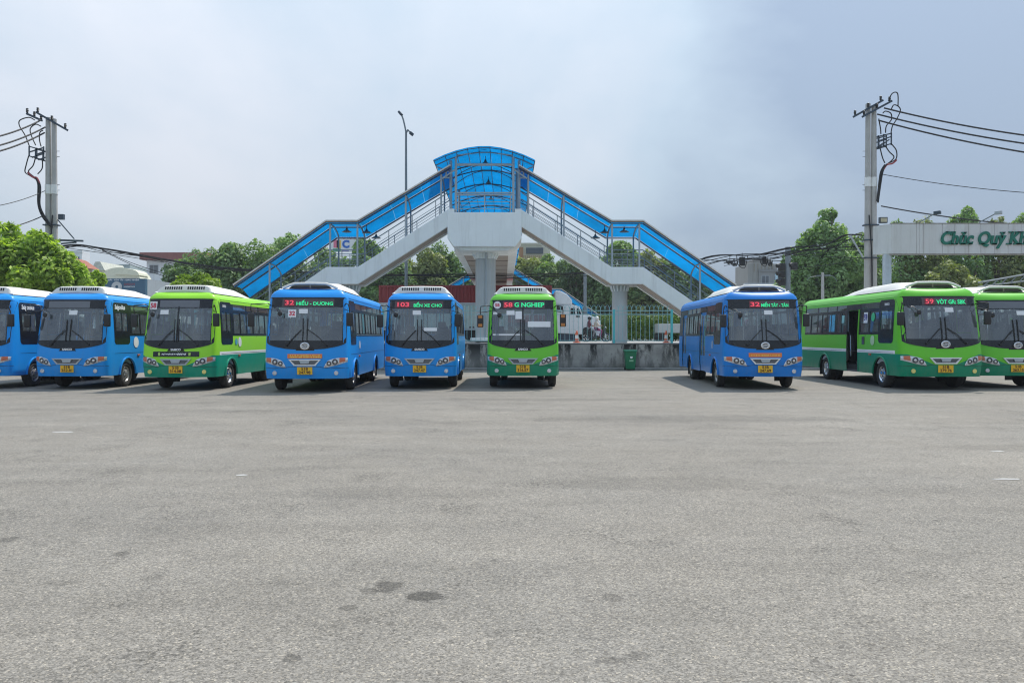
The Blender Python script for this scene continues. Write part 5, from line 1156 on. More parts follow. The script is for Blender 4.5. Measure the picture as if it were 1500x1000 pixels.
for i, ((px, py), (qx, qy)) in enumerate((((1294, 159), (1620, 212)), ((1284, 168), (1620, 225)), ((1286, 177), (1620, 240)), ((1288, 255), (1620, 288)), ((1290, 302), (1620, 336)))):
    wire(['topmost of the thick black wires running off right from the right pole', 'second thick black wire running off right from the right pole', 'third thick black wire running off right from the right pole', 'thin wire running off right from the middle of the right pole', 'low wire running off right just above the white sign'][i], at(px, py, DP-0.2), at(qx, qy, 40), 0.25, (0.045, 0.045, 0.045, 0.02, 0.035)[i])
# telecom bundles from pole to pole, sagging behind the bridge
def bundle(lab, pts, r, grp='telecom cable bundles'):
    m = MB(); rr = random.Random(len(pts)*7+int(r*1000)); P_ = spline([at(*p) for p in pts], 5)
    for k in range(5):
        dz, dy = rr.uniform(-1.5, 1.5)*r, rr.uniform(-1, 1)*r; m.tube([p+Vector((0, dy, dz*(1+0.7*math.sin(i*0.7+k*2)))) for i, p in enumerate(P_)], r*(0.20 if k else 0.34), 5)
    return tag(m.build('cable_bundle', M_WIRE), lab, 'cable', grp)
bundle('thick black cable bundle sagging from the left pole towards the footbridge', [(84, 362, 45), (118, 359, 45), (160, 366, 45.2), (220, 376, 45.6), (310, 391, 46), (400, 397, 46.2)], 0.10)
bundle('thick black cable bundle passing behind the bridge column', [(400, 397, 46.2), (560, 402, 46.5), (700, 403, 46.5), (860, 399, 46.5), (1000, 388, 46.3), (1030, 383, 46.2)], 0.085)
bundle('tangled black cable bundle with loops between the right stairs and the right pole', [(1026, 384, 46.2), (1080, 377, 46), (1140, 372, 45.6), (1200, 362, 45.3), (1235, 352, 45.1), (1262, 345, 45)], 0.11)
bundle('lower slack cable bundle between the traffic light and the right pole', [(1060, 386, 46), (1110, 378, 45.8), (1150, 372, 45.5), (1210, 364, 45.3), (1264, 362, 45)], 0.06)
for i, pts in enumerate((((88, 362, 45), (160, 372, 45), (240, 384, 45)), ((150, 366, 45.3), (190, 384, 45.3), (238, 400, 46)), ((150, 367, 45.4), (200, 391, 45.4), (240, 404, 46)), ((1150, 372, 45.3), (1210, 376, 45.2), (1264, 378, 45)), ((1160, 392, 47), (1215, 388, 46), (1264, 376, 45)), ((1165, 374, 45.2), (1220, 368, 45), (1264, 364, 45)), ((1020, 378, 46.2), (1040, 381, 46), (1090, 383, 46), (1150, 382, 45.5)))):
    m = MB(); m.tube(spline([at(*p) for p in pts], 5), 0.018, 5)
    tag(m.build('overhead_wire', M_WIRE), ['thin wire just under the thick bundle right of the left pole', 'upper of the slack thin wires over the blue warehouse', 'lower of the slack thin wires over the blue warehouse', 'thin wire left of the right pole, at the foot of its brace', 'thin wire sloping up from behind the traffic light to the right pole', 'thin pale wire just under the tangled bundle by the right pole', 'thin wire under the hanging splice boxes'][i], 'cable', 'overhead wires')
for i, (px, py, w_, h_) in enumerate(((1069, 384, .22, .16), (1076, 387, .2, .14), (1087, 383, .32, .5), (1119, 382, .24, .42), (1128, 386, .14, .2))):
    c = at(px, py, 46); m = MB(); m.box(c.x-w_/2, c.x+w_/2, c.y-0.12, c.y+0.12, c.z-h_/2, c.z+h_/2); m.tube([(c.x, c.y, c.z+h_/2), (c.x, c.y, c.z+h_/2+0.25)], 0.02, 5); m.tube(spline([(c.x-w_, c.y, c.z+h_/2+0.1), (c.x-w_*.7, c.y, c.z-h_*.4), (c.x+w_*.5, c.y, c.z-h_*.7), (c.x+w_, c.y, c.z+h_/2+0.1)]), 0.025, 5)
    tag(m.build('splice_box', M_BPLAST, bevel=0.02), ['leftmost small black splice box hanging on the right cable bundle', 'small black splice box just left of the big one on the bundle', 'largest black splice box hanging on the cable bundle by the right stairs', 'tall black splice box hanging on the bundle nearer the traffic light', 'small black splice box hanging right next to the traffic light'][i], 'cable box', 'boxes hanging on the cables')
m = MB(); m.tube([at(1245, 345, 45), at(1264, 377, 45)], 0.05, 6); tag(m.build('brace', M_LSTEEL), 'pale diagonal strut left of the right utility pole', 'strut')
m = MB(); m.bar(at(88, 352, 45), at(122, 353, 45), 0.1, 0.1); m.bar(at(90, 357, 45), at(112, 355, 45), 0.08, 0.08); m.tube([at(85, 322, 45), at(109, 350, 45)], 0.035, 6); b_ = at(90, 318, 44.8); m.box(b_.x-0.12, b_.x+0.16, b_.y-0.1, b_.y+0.1, b_.z-0.15, b_.z+0.15); tag(m.build('pole_bracket', M_DSTEEL), 'dark bracket with a stay on the right side of the left utility pole', 'bracket')
# welcome sign
DS = 40.0; ks = DS/F_PX
M_SIGN = mat('sign_white_panel', (0.66, 0.65, 0.64), 0.55, var=0.05, scale=1.0, streak=0.45, dirt=(0.34, 0.29, 0.24))
sg_ = thing('welcome_sign', 'long weathered white sign board with raised green lettering on a post', 'sign', (px_x(1305, DS), DS, 0))
SX = lambda px: px_x(px, DS)-px_x(1305, DS); SZ = lambda py: EYE+(HOR-py)*ks
edges = [1305, 1342, 1346, 1352, 1380, 1398, 1418, 1436, 1456, 1476, 1496, 1520, 1550, 1590, 1640, 1700]
for a, b in zip(edges, edges[1:]):
    m = MB(); m.box(SX(a)+0.008, SX(b)-0.008, -0.02, 0.06, SZ(371.5), SZ(328)); m.build('panel', M_SIGN, sg_, bevel=0.006)
m = MB(); m.add([(SX(1288), 0.70, SZ(371)), (SX(1305), -0.01, SZ(371.5)), (SX(1305), -0.01, SZ(328)), (SX(1288), 0.70, SZ(329))], [(0,1,2,3)]); m.add([(SX(1305), 0.07, SZ(371.5)), (SX(1700), 0.07, SZ(371.5)), (SX(1700), 0.75, SZ(371.5)), (SX(1290), 0.75, SZ(371.5))], [(0,1,2,3)]); m.build('end_panel', M_SIGN, sg_, fix=False)
m = MB(); m.box(SX(1304), SX(1700), -0.035, 0.07, SZ(373.5), SZ(371.6)); m.box(SX(1304), SX(1700), -0.035, 0.07, SZ(327.9), SZ(326.8)); m.build('frame', mat('sign_frame_rust', (0.30, 0.27, 0.24), 0.7, var=0.3, scale=4), sg_)
m = MB(); m.box(SX(1299), SX(1308), 0.15, 0.5, 0, SZ(371.6)); m.build('post', mat('sign_post_pale_blue', (0.50, 0.56, 0.61), 0.6, var=0.1, streak=0.3), sg_, bevel=0.02)
M_LET = mat('letter_green', (0.006, 0.16, 0.11), 0.45, var=0.12)
me = text_mesh('Chúc Quý Khách', 0.92, M_LET, 0.028, 0.22, 0.035, align='LEFT', res=4)
co = np.empty(len(me.vertices)*3); me.vertices.foreach_get('co', co); co = co.reshape(-1, 3); co[:,0] -= co[:,0].min()
bw_ = []                                                # slab serifs on every flat stem end
for e_ in me.edges:
    p, q = co[e_.vertices[0]], co[e_.vertices[1]]
    if p[2] > 0 and q[2] > 0 and abs(p[1]-q[1]) < 0.004 and 0.05 < abs(p[0]-q[0]) < 0.24: bw_.append((min(p[0], q[0]), max(p[0], q[0]), p[1]))
base_y = min((b[2] for b in bw_ if sum(abs(b[2]-c[2]) < 0.01 for c in bw_) >= 3), default=0)
sm = MB()
for a, b, y in bw_:
    up = abs(y-base_y) < 0.03
    if y < base_y-0.03 or base_y+0.03 < y < base_y+0.58: continue
    sm.box(a-0.075, b+0.075 if up else b, (y if up else y-0.065), (y+0.065 if up else y), -0.035, 0.035)
lo_ = link('lettering', me, sg_, (SX(1375), -0.06, SZ(350)), (R(90), 0, 0))
sf = sm.build('serif', M_LET, lo_)
wid = co[:,0].max(); lo_.scale = (1.25*(px_x(1500, DS)-px_x(1375, DS))/wid, 0.95, 1)
for i, (px, py) in enumerate(((1362, 313), (1450, 313))):
    f_ = thing('floodlight', ['dark floodlight on a slanted arm above the start of the green lettering', 'floodlight on a slanted arm above the middle of the green lettering'][i], 'floodlight', at(px-16, 326, DS), 0, 'floodlights on the sign'); m = MB(); m.tube([(0, 0, 0), ((16)*ks*0.9, -0.5, 13*ks*0.8)], 0.03, 6); m.build('arm', M_STEEL, f_)
    m = MB(); m.bar((13*ks, -0.55, 11*ks), (20*ks, -0.75, 11.5*ks), 0.25, 0.16); m.build('lamp_head', M_DSTEEL if i == 0 else M_LSTEEL, f_, bevel=0.03)
f_ = thing('floodlight', 'square floodlight standing on the left end of the white sign', 'floodlight', at(1293, 328, DS+0.3), 0, 'floodlights on the sign'); m = MB(); m.box(-0.2, 0.2, -0.1, 0.08, 0.03, 0.33); m.build('lamp_head', M_DSTEEL, f_, bevel=0.02); m = MB(); m.box(-0.16, 0.16, -0.108, -0.102, 0.08, 0.28); m.build('lens', mat('flood_lens_cream', (0.55, 0.48, 0.33), 0.3), f_)
# lattice gantry at the right edge
lg = thing('lattice_boom', 'grey lattice boom rising to the right edge behind the green buses', 'boom', at(1440, 413, 46)); a0 = Vector((0,0,0)); a1 = at(1600, 385, 46)-at(1440, 413, 46)
for dz in (0.0, -0.42):
    for dy in (0, 0.5): m = MB(); m.tube([a0+Vector((0, dy, dz*0.6)), a1+Vector((0, dy, dz*1.3))], 0.045, 6); m.build('chord', M_STEEL, lg)
for k in range(12):
    p = a0.lerp(a1, k/12); q = a0.lerp(a1, (k+0.7)/12); m = MB(); m.tube([p+Vector((0,0,-0.25*(1+k/12))), q], 0.028, 5); m.build('lacing', M_STEEL, lg)
# traffic light
DTf = 52.0; tl = thing('traffic_light', 'traffic light pole with a dark stack of signal heads above the right blue bus', 'traffic light', (px_x(1154, DTf), DTf, 0))
m = MB(); zt = EYE+(HOR-362)*DTf/F_PX; m.tube([(0, 0, ZR-0.2), (0, 0, zt)], 0.17, 12); m.build('post', M_STEEL, tl, smooth=50)
for k, (dx, py) in enumerate(((-0.42, 391), (-0.42, 402), (-0.42, 413), (0.40, 390))):
    z = EYE+(HOR-py)*DTf/F_PX; m = MB(); m.box(dx-0.20, dx+0.20, -0.14, 0.14, z-0.235, z+0.235); h = m.build('signal_head', M_BPLAST, tl, bevel=0.03)
    m = MB(); m.tube([(dx-0.16, -0.10, z+0.10), (dx-0.36, -0.2, z+0.04)], 0.13, 8); m.build('hood', M_BPLAST, h)
def lamp_post(lab, px, D, ztop, r0, arms):
    t = thing('street_lamp', lab, 'street lamp', (px_x(px, D), D, 0)); m = MB(); m.tube([(0,0,ZR-0.2), (0,0,5), (0,0,ztop)], [r0*1.25, r0, r0*0.62], 10); m.build('post', M_STEEL, t, smooth=50)
    for pl, hd in arms:
        m = MB(); m.tube(spline([(a, 0, b) for a, b in pl]), r0*0.5, 8); m.build('arm', M_STEEL, t, smooth=50)
        a, b = hd; m = MB(); m.bar((a[0], -0.02, a[1]), (b[0], 0.02, b[1]), 0.26, 0.14); m.build('lamp_head', M_DSTEEL, t, bevel=0.03)
k6 = 46.5/F_PX; z6 = lambda y: EYE+(HOR-y)*k6
lamp_post('tall street lamp with two unequal arms rising behind the left stairs', 595, 46.5, z6(194), 0.095, [([(0, z6(195)), (-0.05, z6(188)), (-4*k6, z6(176)), (-6.5*k6, z6(169))], ((-6*k6, z6(169.5)), (-10.5*k6, z6(164)))), ([(0, z6(196)), (1.5*k6, z6(193)), (3*k6, z6(191)), (6*k6, z6(195))], ((5.5*k6, z6(194.5)), (10.5*k6, z6(198.5))))])
pp = thing('sign_pole', 'plain grey pole rising behind the truck under the right stairs', 'pole', (px_x(857, 60), 60, 0)); m = MB(); m.tube([(0,0,ZR), (0,0,EYE+(HOR-385)*60/F_PX)], 0.13, 10); m.build('post', M_STEEL, pp, smooth=50)
pp = thing('utility_pole', 'short far concrete pole with thin arms against the right trees', 'utility pole', (px_x(1205, 62), 62, 0), 0, 'concrete utility poles'); z = EYE+(HOR-399)*62/F_PX; m = MB(); m.tube([(0,0,ZR), (0,0,z)], [0.15, 0.10], 10); m.build('post', M_POLE, pp, smooth=50); m = MB(); m.bar((-0.5, 0, z-0.25), (0.6, 0, z-0.2), 0.06, 0.06); m.tube(spline([(0.1, 0, z-0.3), (0.8, 0, z-0.3), (1.1, 0, z-0.7)]), 0.02, 5); m.tube(spline([(-0.1, 0, z-0.3), (-0.9, 0, z-0.35), (-1.2, 0, z-0.6)]), 0.02, 5); m.build('cross_arm', M_STEEL, pp)
#PART4
# ------------------------------------------------------------------ buildings beyond the road
def wm(nm, col): return mat(nm, col, 0.85, var=0.06, scale=0.4, streak=0.25, dirt=tuple(q*0.55 for q in col))
def building(nm, lab, px0, px1, ytop, D, col, depth=3, floors=0, bays=0, roof=None, parapet=True, win=(0.12, 0.13, 0.15), cat='building', fy=0.62):
    x0, x1 = px_x(px0, D), px_x(px1, D); z = EYE+(HOR-ytop)*D/F_PX
    t = thing(nm, lab, cat, ((x0+x1)/2, D, 0)); w = (x1-x0)/2
    m = MB(); m.box(-w, w, 0, depth, 0, z); m.build('wall', wm(nm+'_wall_%d' % px0, col), t, bevel=0.02)
    if parapet: m = MB(); m.box(-w-0.12, w+0.12, -0.12, 0.25, z-0.25, z+0.12); m.build('parapet', wm(nm+'_parapet_%d' % px0, tuple(q*0.9 for q in col)), t)
    fh = 3.2
    for f in range(floors):
        for b in range(bays):
            xc = -w + (b+0.5)*2*w/bays; zc = z - 1.6 - f*fh; ww = w/bays*fy
            m = MB(); m.box(xc-ww, xc+ww, -0.06, -0.004, zc-0.75, zc+0.75); wi = m.build('window', M_LSTEEL, t)
            m = MB(); m.box(xc-ww+0.08, xc-0.03, -0.075, -0.062, zc-0.67, zc+0.67); m.box(xc+0.03, xc+ww-0.08, -0.075, -0.062, zc-0.67, zc+0.67); m.build('pane', mat('far_glass', win, 0.15, var=0.3, scale=0.8), wi)
    if roof:
        h, rc = roof; m = MB(); m.prism([(-w-0.4, z), (w+0.4, z), (w*0.5, z+h), (-w*0.5, z+h)], -0.4, depth+0.4); m.build('roof', mat('roof_tile_%d' % px0, rc, 0.8, var=0.15, scale=2), t)
    return t, w, z
building('white_house', 'plain white block house just right of the left utility pole', 88, 120, 368, 128, (0.74, 0.76, 0.78), 2.5, 1, 2)
b, w, z = building('red_roofed_house', 'small house with an orange tiled roof above the bright tree', 98, 122, 390, 112, (0.62, 0.56, 0.42), 2.5, 0, 0, None, False)
m = MB(); m.prism([(-w-0.4, z), (w+0.9, z-0.3), (w*0.1, z+1.0), (-w*0.5, z+1.2)], -0.5, 2.8); m.build('roof', mat('orange_tile', (0.34, 0.12, 0.075), 0.8, var=0.2, scale=3), b)
b, w, z = building('green_hall', 'pale green hall with an arched roof behind the blue warehouse', 148, 205, 409, 106, (0.56, 0.72, 0.58), 3.0, 1, 3, None, False)
m = MB(); m.prism([(-w-0.3, z), (w+0.3, z)] + [(w*math.cos(R(a))*1.03, z+1.55*math.sin(R(a))) for a in range(10, 175, 15)], -0.3, 3.2); m.prism([(-w*0.2, z+0.6), (w*1.04, z+0.5)] + [(w*0.42+w*0.60*math.cos(R(a)), z+0.6+0.75*math.sin(R(a))) for a in range(15, 175, 15)], -0.45, 2.4); m.build('roof', mat('cream_roof', (0.66, 0.66, 0.52), 0.7, var=0.08), b)
m = MB(); m.box(w*0.15, w*0.95, -0.45, -0.31, z-1.4, z+0.1); m.build('balcony', mat('balcony_buff', (0.52, 0.40, 0.30), 0.8, var=0.1), b)
building('grey_block', 'faint grey flat roofed block far behind the green hall', 152, 190, 388, 190, (0.34, 0.42, 0.42), 10, 0, 0)
building('pale_house', 'small cream gabled house left of the green hall', 138, 152, 396, 150, (0.64, 0.62, 0.52), 8, 1, 2, (1.6, (0.55, 0.56, 0.48)), False)
b, w, z = building('white_apartment_block', 'white block with a dark red roof slab left of the dark trees', 215, 300, 381, 140, (0.72, 0.74, 0.76), 14, 1, 4, None, False)
m = MB(); m.box(-w-0.8, w+0.8, -1.0, 15, z, z+1.25); m.build('roof', mat('maroon_roof', (0.26, 0.10, 0.09), 0.8, var=0.2, scale=1), b)
building('green_roof_building', 'low building with a green roof behind the left utility pole', 22, 70, 345, 118, (0.42, 0.52, 0.47), 2.5, 1, 3, None, True)
# blue warehouse with a painted board and a corrugated flank
DW = 70.0; wb_ = thing('warehouse', 'blue warehouse front with white circle emblem above the second blue bus', 'building', (px_x(177, DW), DW, 0)); hw_ = (px_x(213, DW)-px_x(141, DW))/2; zt = EYE+(HOR-408)*DW/F_PX
m = MB(); m.box(-hw_, hw_, 0, 0.4, 0, zt); m.build('front_board', mat('warehouse_blue', (0.055, 0.13, 0.20), 0.6, var=0.08), wb_)
m = MB(); m.add([(hw_, 0.41, 0), (hw_+1.75, 8, 0), (hw_+1.75, 8, zt-0.35), (hw_, 0.41, zt)], [(0,1,2,3)]); m.add([(-hw_, 0.41, 0), (-hw_, 9, 0), (-hw_, 9, zt), (-hw_, 0.41, zt)], [(0,1,2,3)]); m.add([(-hw_, 0.4, zt), (hw_, 0.4, zt), (hw_+1.75, 8, zt-.35), (-hw_, 9, zt)], [(0,1,2,3)]); m.build('wall', mat('corrugated_grey', (0.42, 0.46, 0.48), 0.6, var=0.05, streak=0.6, dirt=(0.28, 0.28, 0.28)), wb_, fix=False)
m = MB(); m.lathe([(0.46, 0), (0.46, -0.03), (0.14, -0.03), (0.13, -0.01)], (-0.35, -0.002, zt-0.72), 'y', 24); m.build('emblem', mat('emblem_pale', (0.50, 0.52, 0.52), 0.6), wb_)
for s, z_, ts, tw, mm in (('KHO BÃI - VẬN TẢI - GIAO NHẬN', zt-0.13, 0.16, 3.2, M_STICK), ('SAIGON', zt-0.50, 0.24, 0.95, mat('wh_red', (0.30, 0.05, 0.06), 0.6)), ('LOGISTICS', zt-0.72, 0.12, 0.95, M_STICK)):
    link('lettering', text_mesh(s, ts, mm, 0.004, ext=0.002, width=tw), wb_, (0.0 if tw > 2 else 0.75, -0.006, z_), (R(90), 0, 0))
# right side
b, w, z = building('grey_apartment_block', 'weathered grey concrete building stepping up behind the right blue bus', 1112, 1148, 396, 135, (0.29, 0.29, 0.29), 12, 1, 2)
m = MB(); m.box(-w-1.8, w*0.55, 0.5, 8, 0, z+1.15); m.box(-w-0.9, -w+2.2, 0.4, 6, 0, z+1.9); m.build('stair_tower', wm('tower_wall', (0.33, 0.32, 0.30)), b)
m = MB(); m.box(-w-2.6, w, -0.6, 0.3, 0, z-2.2); m.build('lower_wing', wm('wing_wall', (0.60, 0.62, 0.64)), b)
m = MB(); m.box(w*0.3, w*0.85, -0.1, -0.01, z-1.9, z-0.5); m.build('window', mat('pale_blue_window', (0.45, 0.62, 0.70), 0.3), b)
for k in range(6): m = MB(); m.box(-w-0.8+k*0.62, -w-0.8+k*0.62+0.16, 0.34, 0.48, z-0.2, z+1.2); m.build('fin', wm('fin_wall', (0.30, 0.27, 0.22)), b)
b, w, z = building('balcony_house', 'yellowish balconied house glimpsed beside the platform under the right stairs', 760, 806, 357, 135, (0.62, 0.60, 0.48), 10, 0, 0)
for z0, z1, x0, x1, nm, col in ((-1.7, -0.7, -0.55, 0.55, 'window', (0.10, 0.12, 0.14)), (-3.2, -2.0, -0.75, 0.45, 'balcony', (0.50, 0.42, 0.27)), (-4.6, -3.3, -0.6, 0.9, 'wall_band', (0.70, 0.72, 0.74)), (-2.4, -0.6, -0.98, -0.72, 'pilaster', (0.40, 0.22, 0.12)), (-4.0, -2.2, 0.75, 0.95, 'pilaster', (0.50, 0.17, 0.09))):
    m = MB(); m.box(x0*w, x1*w, -0.5 if nm == 'balcony' else -0.2, -0.01, z+z0, z+z1); m.build(nm, mat('bh_%s_%d' % (nm, int(x0*100)), col, 0.7, var=0.12), b)
for k in range(10): m = MB(); x_ = (-0.72+k*1.14/9)*w; m.box(x_-0.06, x_+0.06, -0.56, -0.502, z-3.15, z-2.05); m.build('baluster', wm('bal', (0.34, 0.26, 0.15)), b)
building('white_house', 'white house wall glimpsed low between the traffic light and right trees', 1156, 1182, 421, 120, (0.62, 0.66, 0.68), 8, 1, 2)
building('white_house', 'pale house wall behind the right trees under the white sign', 1236, 1262, 404, 150, (0.66, 0.70, 0.74), 8, 1, 2)
building('pale_factory', 'long pale factory wall glimpsed through the trees under the sign', 1290, 1560, 408, 150, (0.62, 0.68, 0.74), 12, 1, 14)
# colourful roof billboard behind the left landing
bb = thing('billboard', 'white billboard with coloured blocks and red letters behind the left landing', 'billboard', (px_x(506, 120), 120, 0)); bw = 46/2*120/F_PX; zt = EYE+(HOR-345)*120/F_PX; zb = EYE+(HOR-369)*120/F_PX
m = MB(); m.box(-bw, bw, 0, 0.3, zb, zt); m.build('board', M_STICK, bb)
for x in (-bw*.7, bw*.7): m = MB(); m.box(x-0.1, x+0.1, 0.3, 0.5, 0, zb+0.5); m.build('post', M_STEEL, bb)
for x0, x1, z0, z1, col in ((-0.75, -0.45, .25, .72, (0.75, 0.20, 0.30)), (-0.55, -0.28, .22, .70, (0.85, 0.55, 0.08)), (-0.80, -0.3, .02, .2, (0.12, 0.45, 0.25)), (-0.2, 0.22, .02, .14, (0.3, 0.3, 0.6))):
    m = MB(); m.box(x0*bw, x1*bw, -0.03, -0.004, zb+z0*(zt-zb), zb+z1*(zt-zb)); m.build('colour_block', mat('bb_%d' % int(x0*100), col, 0.6), bb)
link('lettering', text_mesh('C', 1.5, mat('bb_blue', (0.03, 0.16, 0.60), 0.6), 0.09, ext=0.01), bb, (0.03*bw, -0.03, zb+0.45*(zt-zb)), (R(90), 0, 0))
link('lettering', text_mesh('U TO R', 0.62, mat('bb_red', (0.55, 0.05, 0.08), 0.6), 0.02, ext=0.01), bb, (0.25*bw, -0.03, zb+0.86*(zt-zb)), (R(90), 0, 0))

# ------------------------------------------------------------------ trees
L_BRIGHT = leafmat('leaf_bright', (0.03, 0.085, 0.012), (0.56, 0.72, 0.13), 0.45)  # wide colour range paints sunlit clumps and dark gaps into the leaves
L_MID = leafmat('leaf_mid', (0.066, 0.125, 0.046), (0.304, 0.428, 0.187), 0.35)
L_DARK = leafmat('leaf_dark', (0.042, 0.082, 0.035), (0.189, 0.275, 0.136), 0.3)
L_OLIVE = leafmat('leaf_olive', (0.075, 0.112, 0.036), (0.392, 0.428, 0.162), 0.35)
L_FEATH = leafmat('leaf_feathery', (0.080, 0.150, 0.055), (0.348, 0.507, 0.221), 0.38)
tree_i = [0]
def tree(lab, px, ytop, D, w, m_, size, n, zb=None, flat=0.6, sub=22, kind='broadleaf_tree', base=None, grp='trees beyond the highway', depth=None, ssub=0.30):
    tree_i[0] += 1; rg = random.Random(tree_i[0]*13+5)
    base = ZR-0.05 if base is None else base; zt = EYE+(HOR-ytop)*D/F_PX
    zb = base+1.5 if zb is None else zb; X = px_x(px, D); hh = (zt-zb)/2; zc = (zt+zb)/2; dp = depth or w*0.8
    t = thing(kind, lab, 'tree', (X, D, base), 0, grp); cl = []
    for k in range(sub):
        a = rg.uniform(0, 2*PI); u = rg.uniform(-0.85, 1.0); q = math.sqrt(max(0.05, 1-u*u))*rg.uniform(0.55, 0.95); r = ssub*rg.uniform(0.65, 1.3)
        if kind == 'feathery_tree' and px > 1150: q *= 1.15-0.62*((u+0.85)/1.85); r *= 1.1-0.35*((u+0.85)/1.85)
        cl.append((q*math.cos(a)*w*(1-r*0.6), q*math.sin(a)*dp*(1-r*0.6), zc-base+u*hh*(1-r*0.75), r*w, r*w*0.9, max(r*hh, r*w*flat*0.8)))
    cl.append((0, 0, zc-base, w*0.55, dp*0.55, hh*0.6))
    mx = max(c[2]+c[5] for c in cl); dz = (zt-base)-mx; cl = [(a, b, c+dz*max(0, min(1, c/mx)), d, e_, f) for a, b, c, d, e_, f in cl]
    link('crown', leaf_mesh('crown', cl, n, size, m_, tree_i[0]), t)
    m = MB(); r0 = 0.035*(zt-base)+0.08; fork = (0, 0, max(1.0, (zb-base)*0.8+0.4))
    m.tube([(0, 0, -0.1), (rg.uniform(-.1, .1), 0, fork[2]*0.5), fork], [r0*1.25, r0, r0*0.85], 8)
    for c in rg.sample(cl, min(8, len(cl))):
        mid = Vector(fork).lerp(Vector(c[:3]), 0.5) + Vector((0, 0, 0.3)); m.tube([fork, mid, c[:3]], [r0*0.6, r0*0.35, r0*0.1], 6)
    m.build('trunk', M_BARK, t, smooth=60)
    return t
G1 = 'bright trees at the left edge'
tree('bright broad leaved tree filling the left edge behind the cut off blue bus', 6, 324, 39.8, 2.6, L_BRIGHT, 0.165, 13000, 1.6, grp=G1, sub=26, depth=2.0, base=0.0)
tree('bright leafy tree just left of the twin pole, its crown sloping down to the right', 52, 338, 40.2, 2.5, L_BRIGHT, 0.155, 14000, 1.6, grp=G1, sub=24, depth=1.8, base=0.0)
tree('lowest and rightmost of the bright trees by the left pole', 97, 371, 40.6, 1.35, L_BRIGHT, 0.145, 7500, 1.7, grp=G1, sub=18, depth=1.4, base=0.0)
tree('bright tree partly out of frame at the extreme left', -60, 318, 40.5, 2.5, L_BRIGHT, 0.20, 6000, 1.6, grp=G1, sub=22, base=0.0)
tree('thin dark sprig tree reaching right towards the green hall', 136, 394, 47, 0.9, L_BRIGHT, 0.14, 1300, 3.3, grp=G1, sub=10)
tree('round clipped tree with bright yellow green top over the 58 bus roof', 286, 397, 52, 2.15, leafmat('leaf_clipped', (0.06, 0.13, 0.015), (0.34, 0.46, 0.05), 0.4), 0.14, 8000, 2.6, grp='trees beyond the highway', sub=20, flat=0.4)
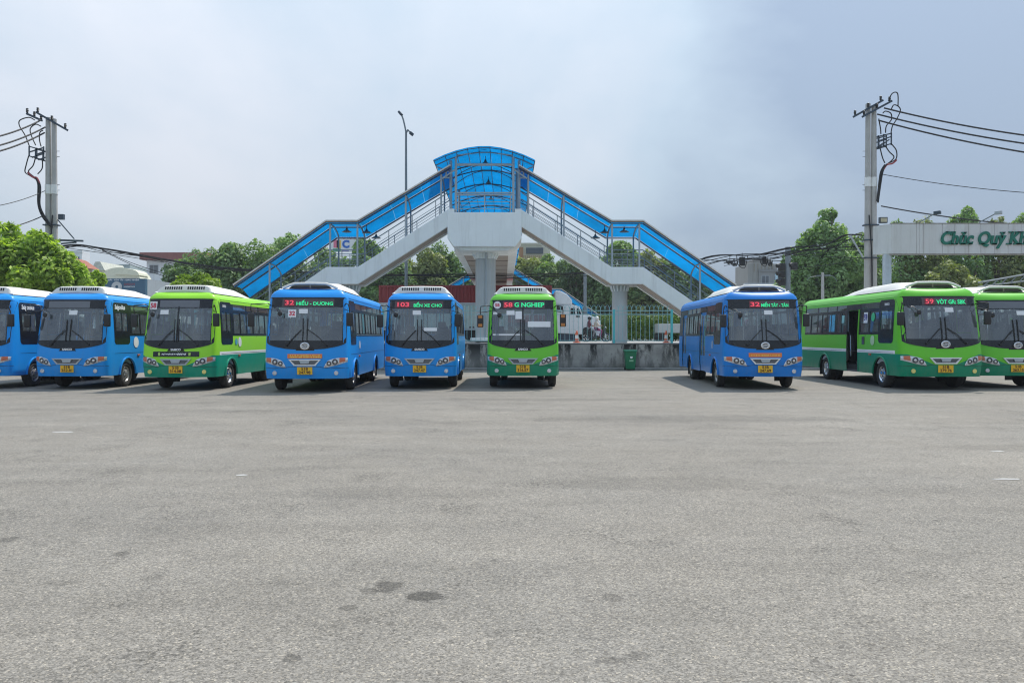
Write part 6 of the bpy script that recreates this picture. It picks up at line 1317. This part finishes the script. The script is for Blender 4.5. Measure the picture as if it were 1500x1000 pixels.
T = [(252, 384, 78, 2.0, L_DARK, 1800, 'small dark tree at the left end of the tree row above the 58 bus'), (300, 362, 78, 3.3, L_MID, 6000, 'dark round crowned tree left of the lower left stair roof'), (342, 355, 79, 3.1, L_MID, 6000, 'bushy tree in the middle of the left tree row'), (382, 351, 80, 3.2, L_MID, 6500, 'tallest bushy crown left of the awning of the lower stairs'), (432, 340, 84, 3.2, L_FEATH, 4200, 'loose feathery tree rising behind the lower left stair roof'), (330, 393, 84, 7.0, L_DARK, 6000, 'wide dark undergrowth tree below the left tree row'), (440, 384, 82, 4.0, L_DARK, 5000, 'dark tree under the left stair roof'),
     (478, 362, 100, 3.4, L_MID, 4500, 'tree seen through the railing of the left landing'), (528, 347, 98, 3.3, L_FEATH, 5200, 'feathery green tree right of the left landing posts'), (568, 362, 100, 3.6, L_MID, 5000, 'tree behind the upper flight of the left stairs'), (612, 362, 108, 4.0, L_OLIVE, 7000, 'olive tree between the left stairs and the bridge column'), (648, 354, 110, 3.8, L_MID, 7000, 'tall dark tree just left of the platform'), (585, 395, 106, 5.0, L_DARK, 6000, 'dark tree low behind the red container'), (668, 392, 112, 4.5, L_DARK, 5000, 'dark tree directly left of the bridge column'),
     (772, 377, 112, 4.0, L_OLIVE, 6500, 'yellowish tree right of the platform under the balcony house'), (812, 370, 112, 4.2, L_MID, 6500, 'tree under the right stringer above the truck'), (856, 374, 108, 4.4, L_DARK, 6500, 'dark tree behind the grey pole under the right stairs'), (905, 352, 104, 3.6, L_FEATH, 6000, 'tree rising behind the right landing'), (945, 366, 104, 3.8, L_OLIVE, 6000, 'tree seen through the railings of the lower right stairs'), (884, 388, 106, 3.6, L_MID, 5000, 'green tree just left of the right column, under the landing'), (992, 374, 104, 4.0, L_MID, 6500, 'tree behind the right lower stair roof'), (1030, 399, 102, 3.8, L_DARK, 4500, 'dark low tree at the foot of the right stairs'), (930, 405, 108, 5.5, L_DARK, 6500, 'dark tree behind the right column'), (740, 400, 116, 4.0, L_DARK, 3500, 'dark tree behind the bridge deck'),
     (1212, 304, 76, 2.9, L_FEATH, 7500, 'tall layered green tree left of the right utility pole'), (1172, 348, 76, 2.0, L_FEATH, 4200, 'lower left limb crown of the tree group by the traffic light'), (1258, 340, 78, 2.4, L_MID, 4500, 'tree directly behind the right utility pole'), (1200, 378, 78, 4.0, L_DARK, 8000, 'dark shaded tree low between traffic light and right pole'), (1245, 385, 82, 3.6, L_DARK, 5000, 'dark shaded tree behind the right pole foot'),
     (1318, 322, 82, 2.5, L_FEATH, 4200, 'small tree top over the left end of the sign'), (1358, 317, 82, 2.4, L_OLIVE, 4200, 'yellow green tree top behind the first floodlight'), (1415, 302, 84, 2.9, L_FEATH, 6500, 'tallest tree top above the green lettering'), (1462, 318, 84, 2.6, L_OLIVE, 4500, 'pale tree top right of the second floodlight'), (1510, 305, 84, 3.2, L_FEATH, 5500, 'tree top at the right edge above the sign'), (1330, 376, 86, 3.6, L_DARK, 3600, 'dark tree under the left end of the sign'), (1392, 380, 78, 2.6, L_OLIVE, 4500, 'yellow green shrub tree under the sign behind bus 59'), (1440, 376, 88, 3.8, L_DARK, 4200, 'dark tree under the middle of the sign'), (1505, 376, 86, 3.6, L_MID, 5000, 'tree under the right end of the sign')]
for px, yt, D, w, m_, n, lab in T:
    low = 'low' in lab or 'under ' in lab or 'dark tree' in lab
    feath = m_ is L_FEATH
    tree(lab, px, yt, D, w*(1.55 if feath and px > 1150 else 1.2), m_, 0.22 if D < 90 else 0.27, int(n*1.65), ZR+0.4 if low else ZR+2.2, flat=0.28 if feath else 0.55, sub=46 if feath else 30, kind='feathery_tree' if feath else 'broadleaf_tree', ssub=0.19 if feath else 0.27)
# clipped hedge on the median and background scrub
cl = [(x, 0, 1.35, 0.55, 0.45, 0.66) for x in np.arange(-1.5, 8.5, 0.5)] + [(x, 0, 0.55, 0.5, 0.45, 0.6) for x in np.arange(-1.5, 8.5, 0.5)]
h = tag(link('hedge', leaf_mesh('hedge', cl, 15000, 0.085, leafmat('leaf_hedge', (0.05, 0.11, 0.012), (0.17, 0.27, 0.035), 0.3), 991, inner=0.7), None, (px_x(880, 61.5), 61.5, ZR)), 'bright clipped hedge along the road median behind the teal fence', 'hedge')
rg = random.Random(77); cl = []
for k in range(150): x = rg.uniform(-75, 75); r = rg.uniform(1.6, 2.8); cl.append((x, rg.uniform(-4, 4), rg.uniform(0.6, 3.4), r, r*0.8, r*0.9))
tag(link('scrub_vegetation', leaf_mesh('scrub', cl, 70000, 0.27, L_DARK, 992), None, (0, 119, ZR)), kind='stuff')

# ------------------------------------------------------------------ thin humid air
hz = MB(); hz.box(-910, 910, -70, 1510, -1.0, 24); t = NT('humid_air'); t.t.nodes.remove(t.p)
pv_ = t.n('ShaderNodeVolumePrincipled'); pv_.inputs['Color'].default_value = (0.86, 0.91, 0.97, 1); pv_.inputs['Density'].default_value = 0.0004; t.l(pv_.outputs[0], t.o.inputs['Volume'])
tag(hz.build('haze', t.m), kind='stuff')
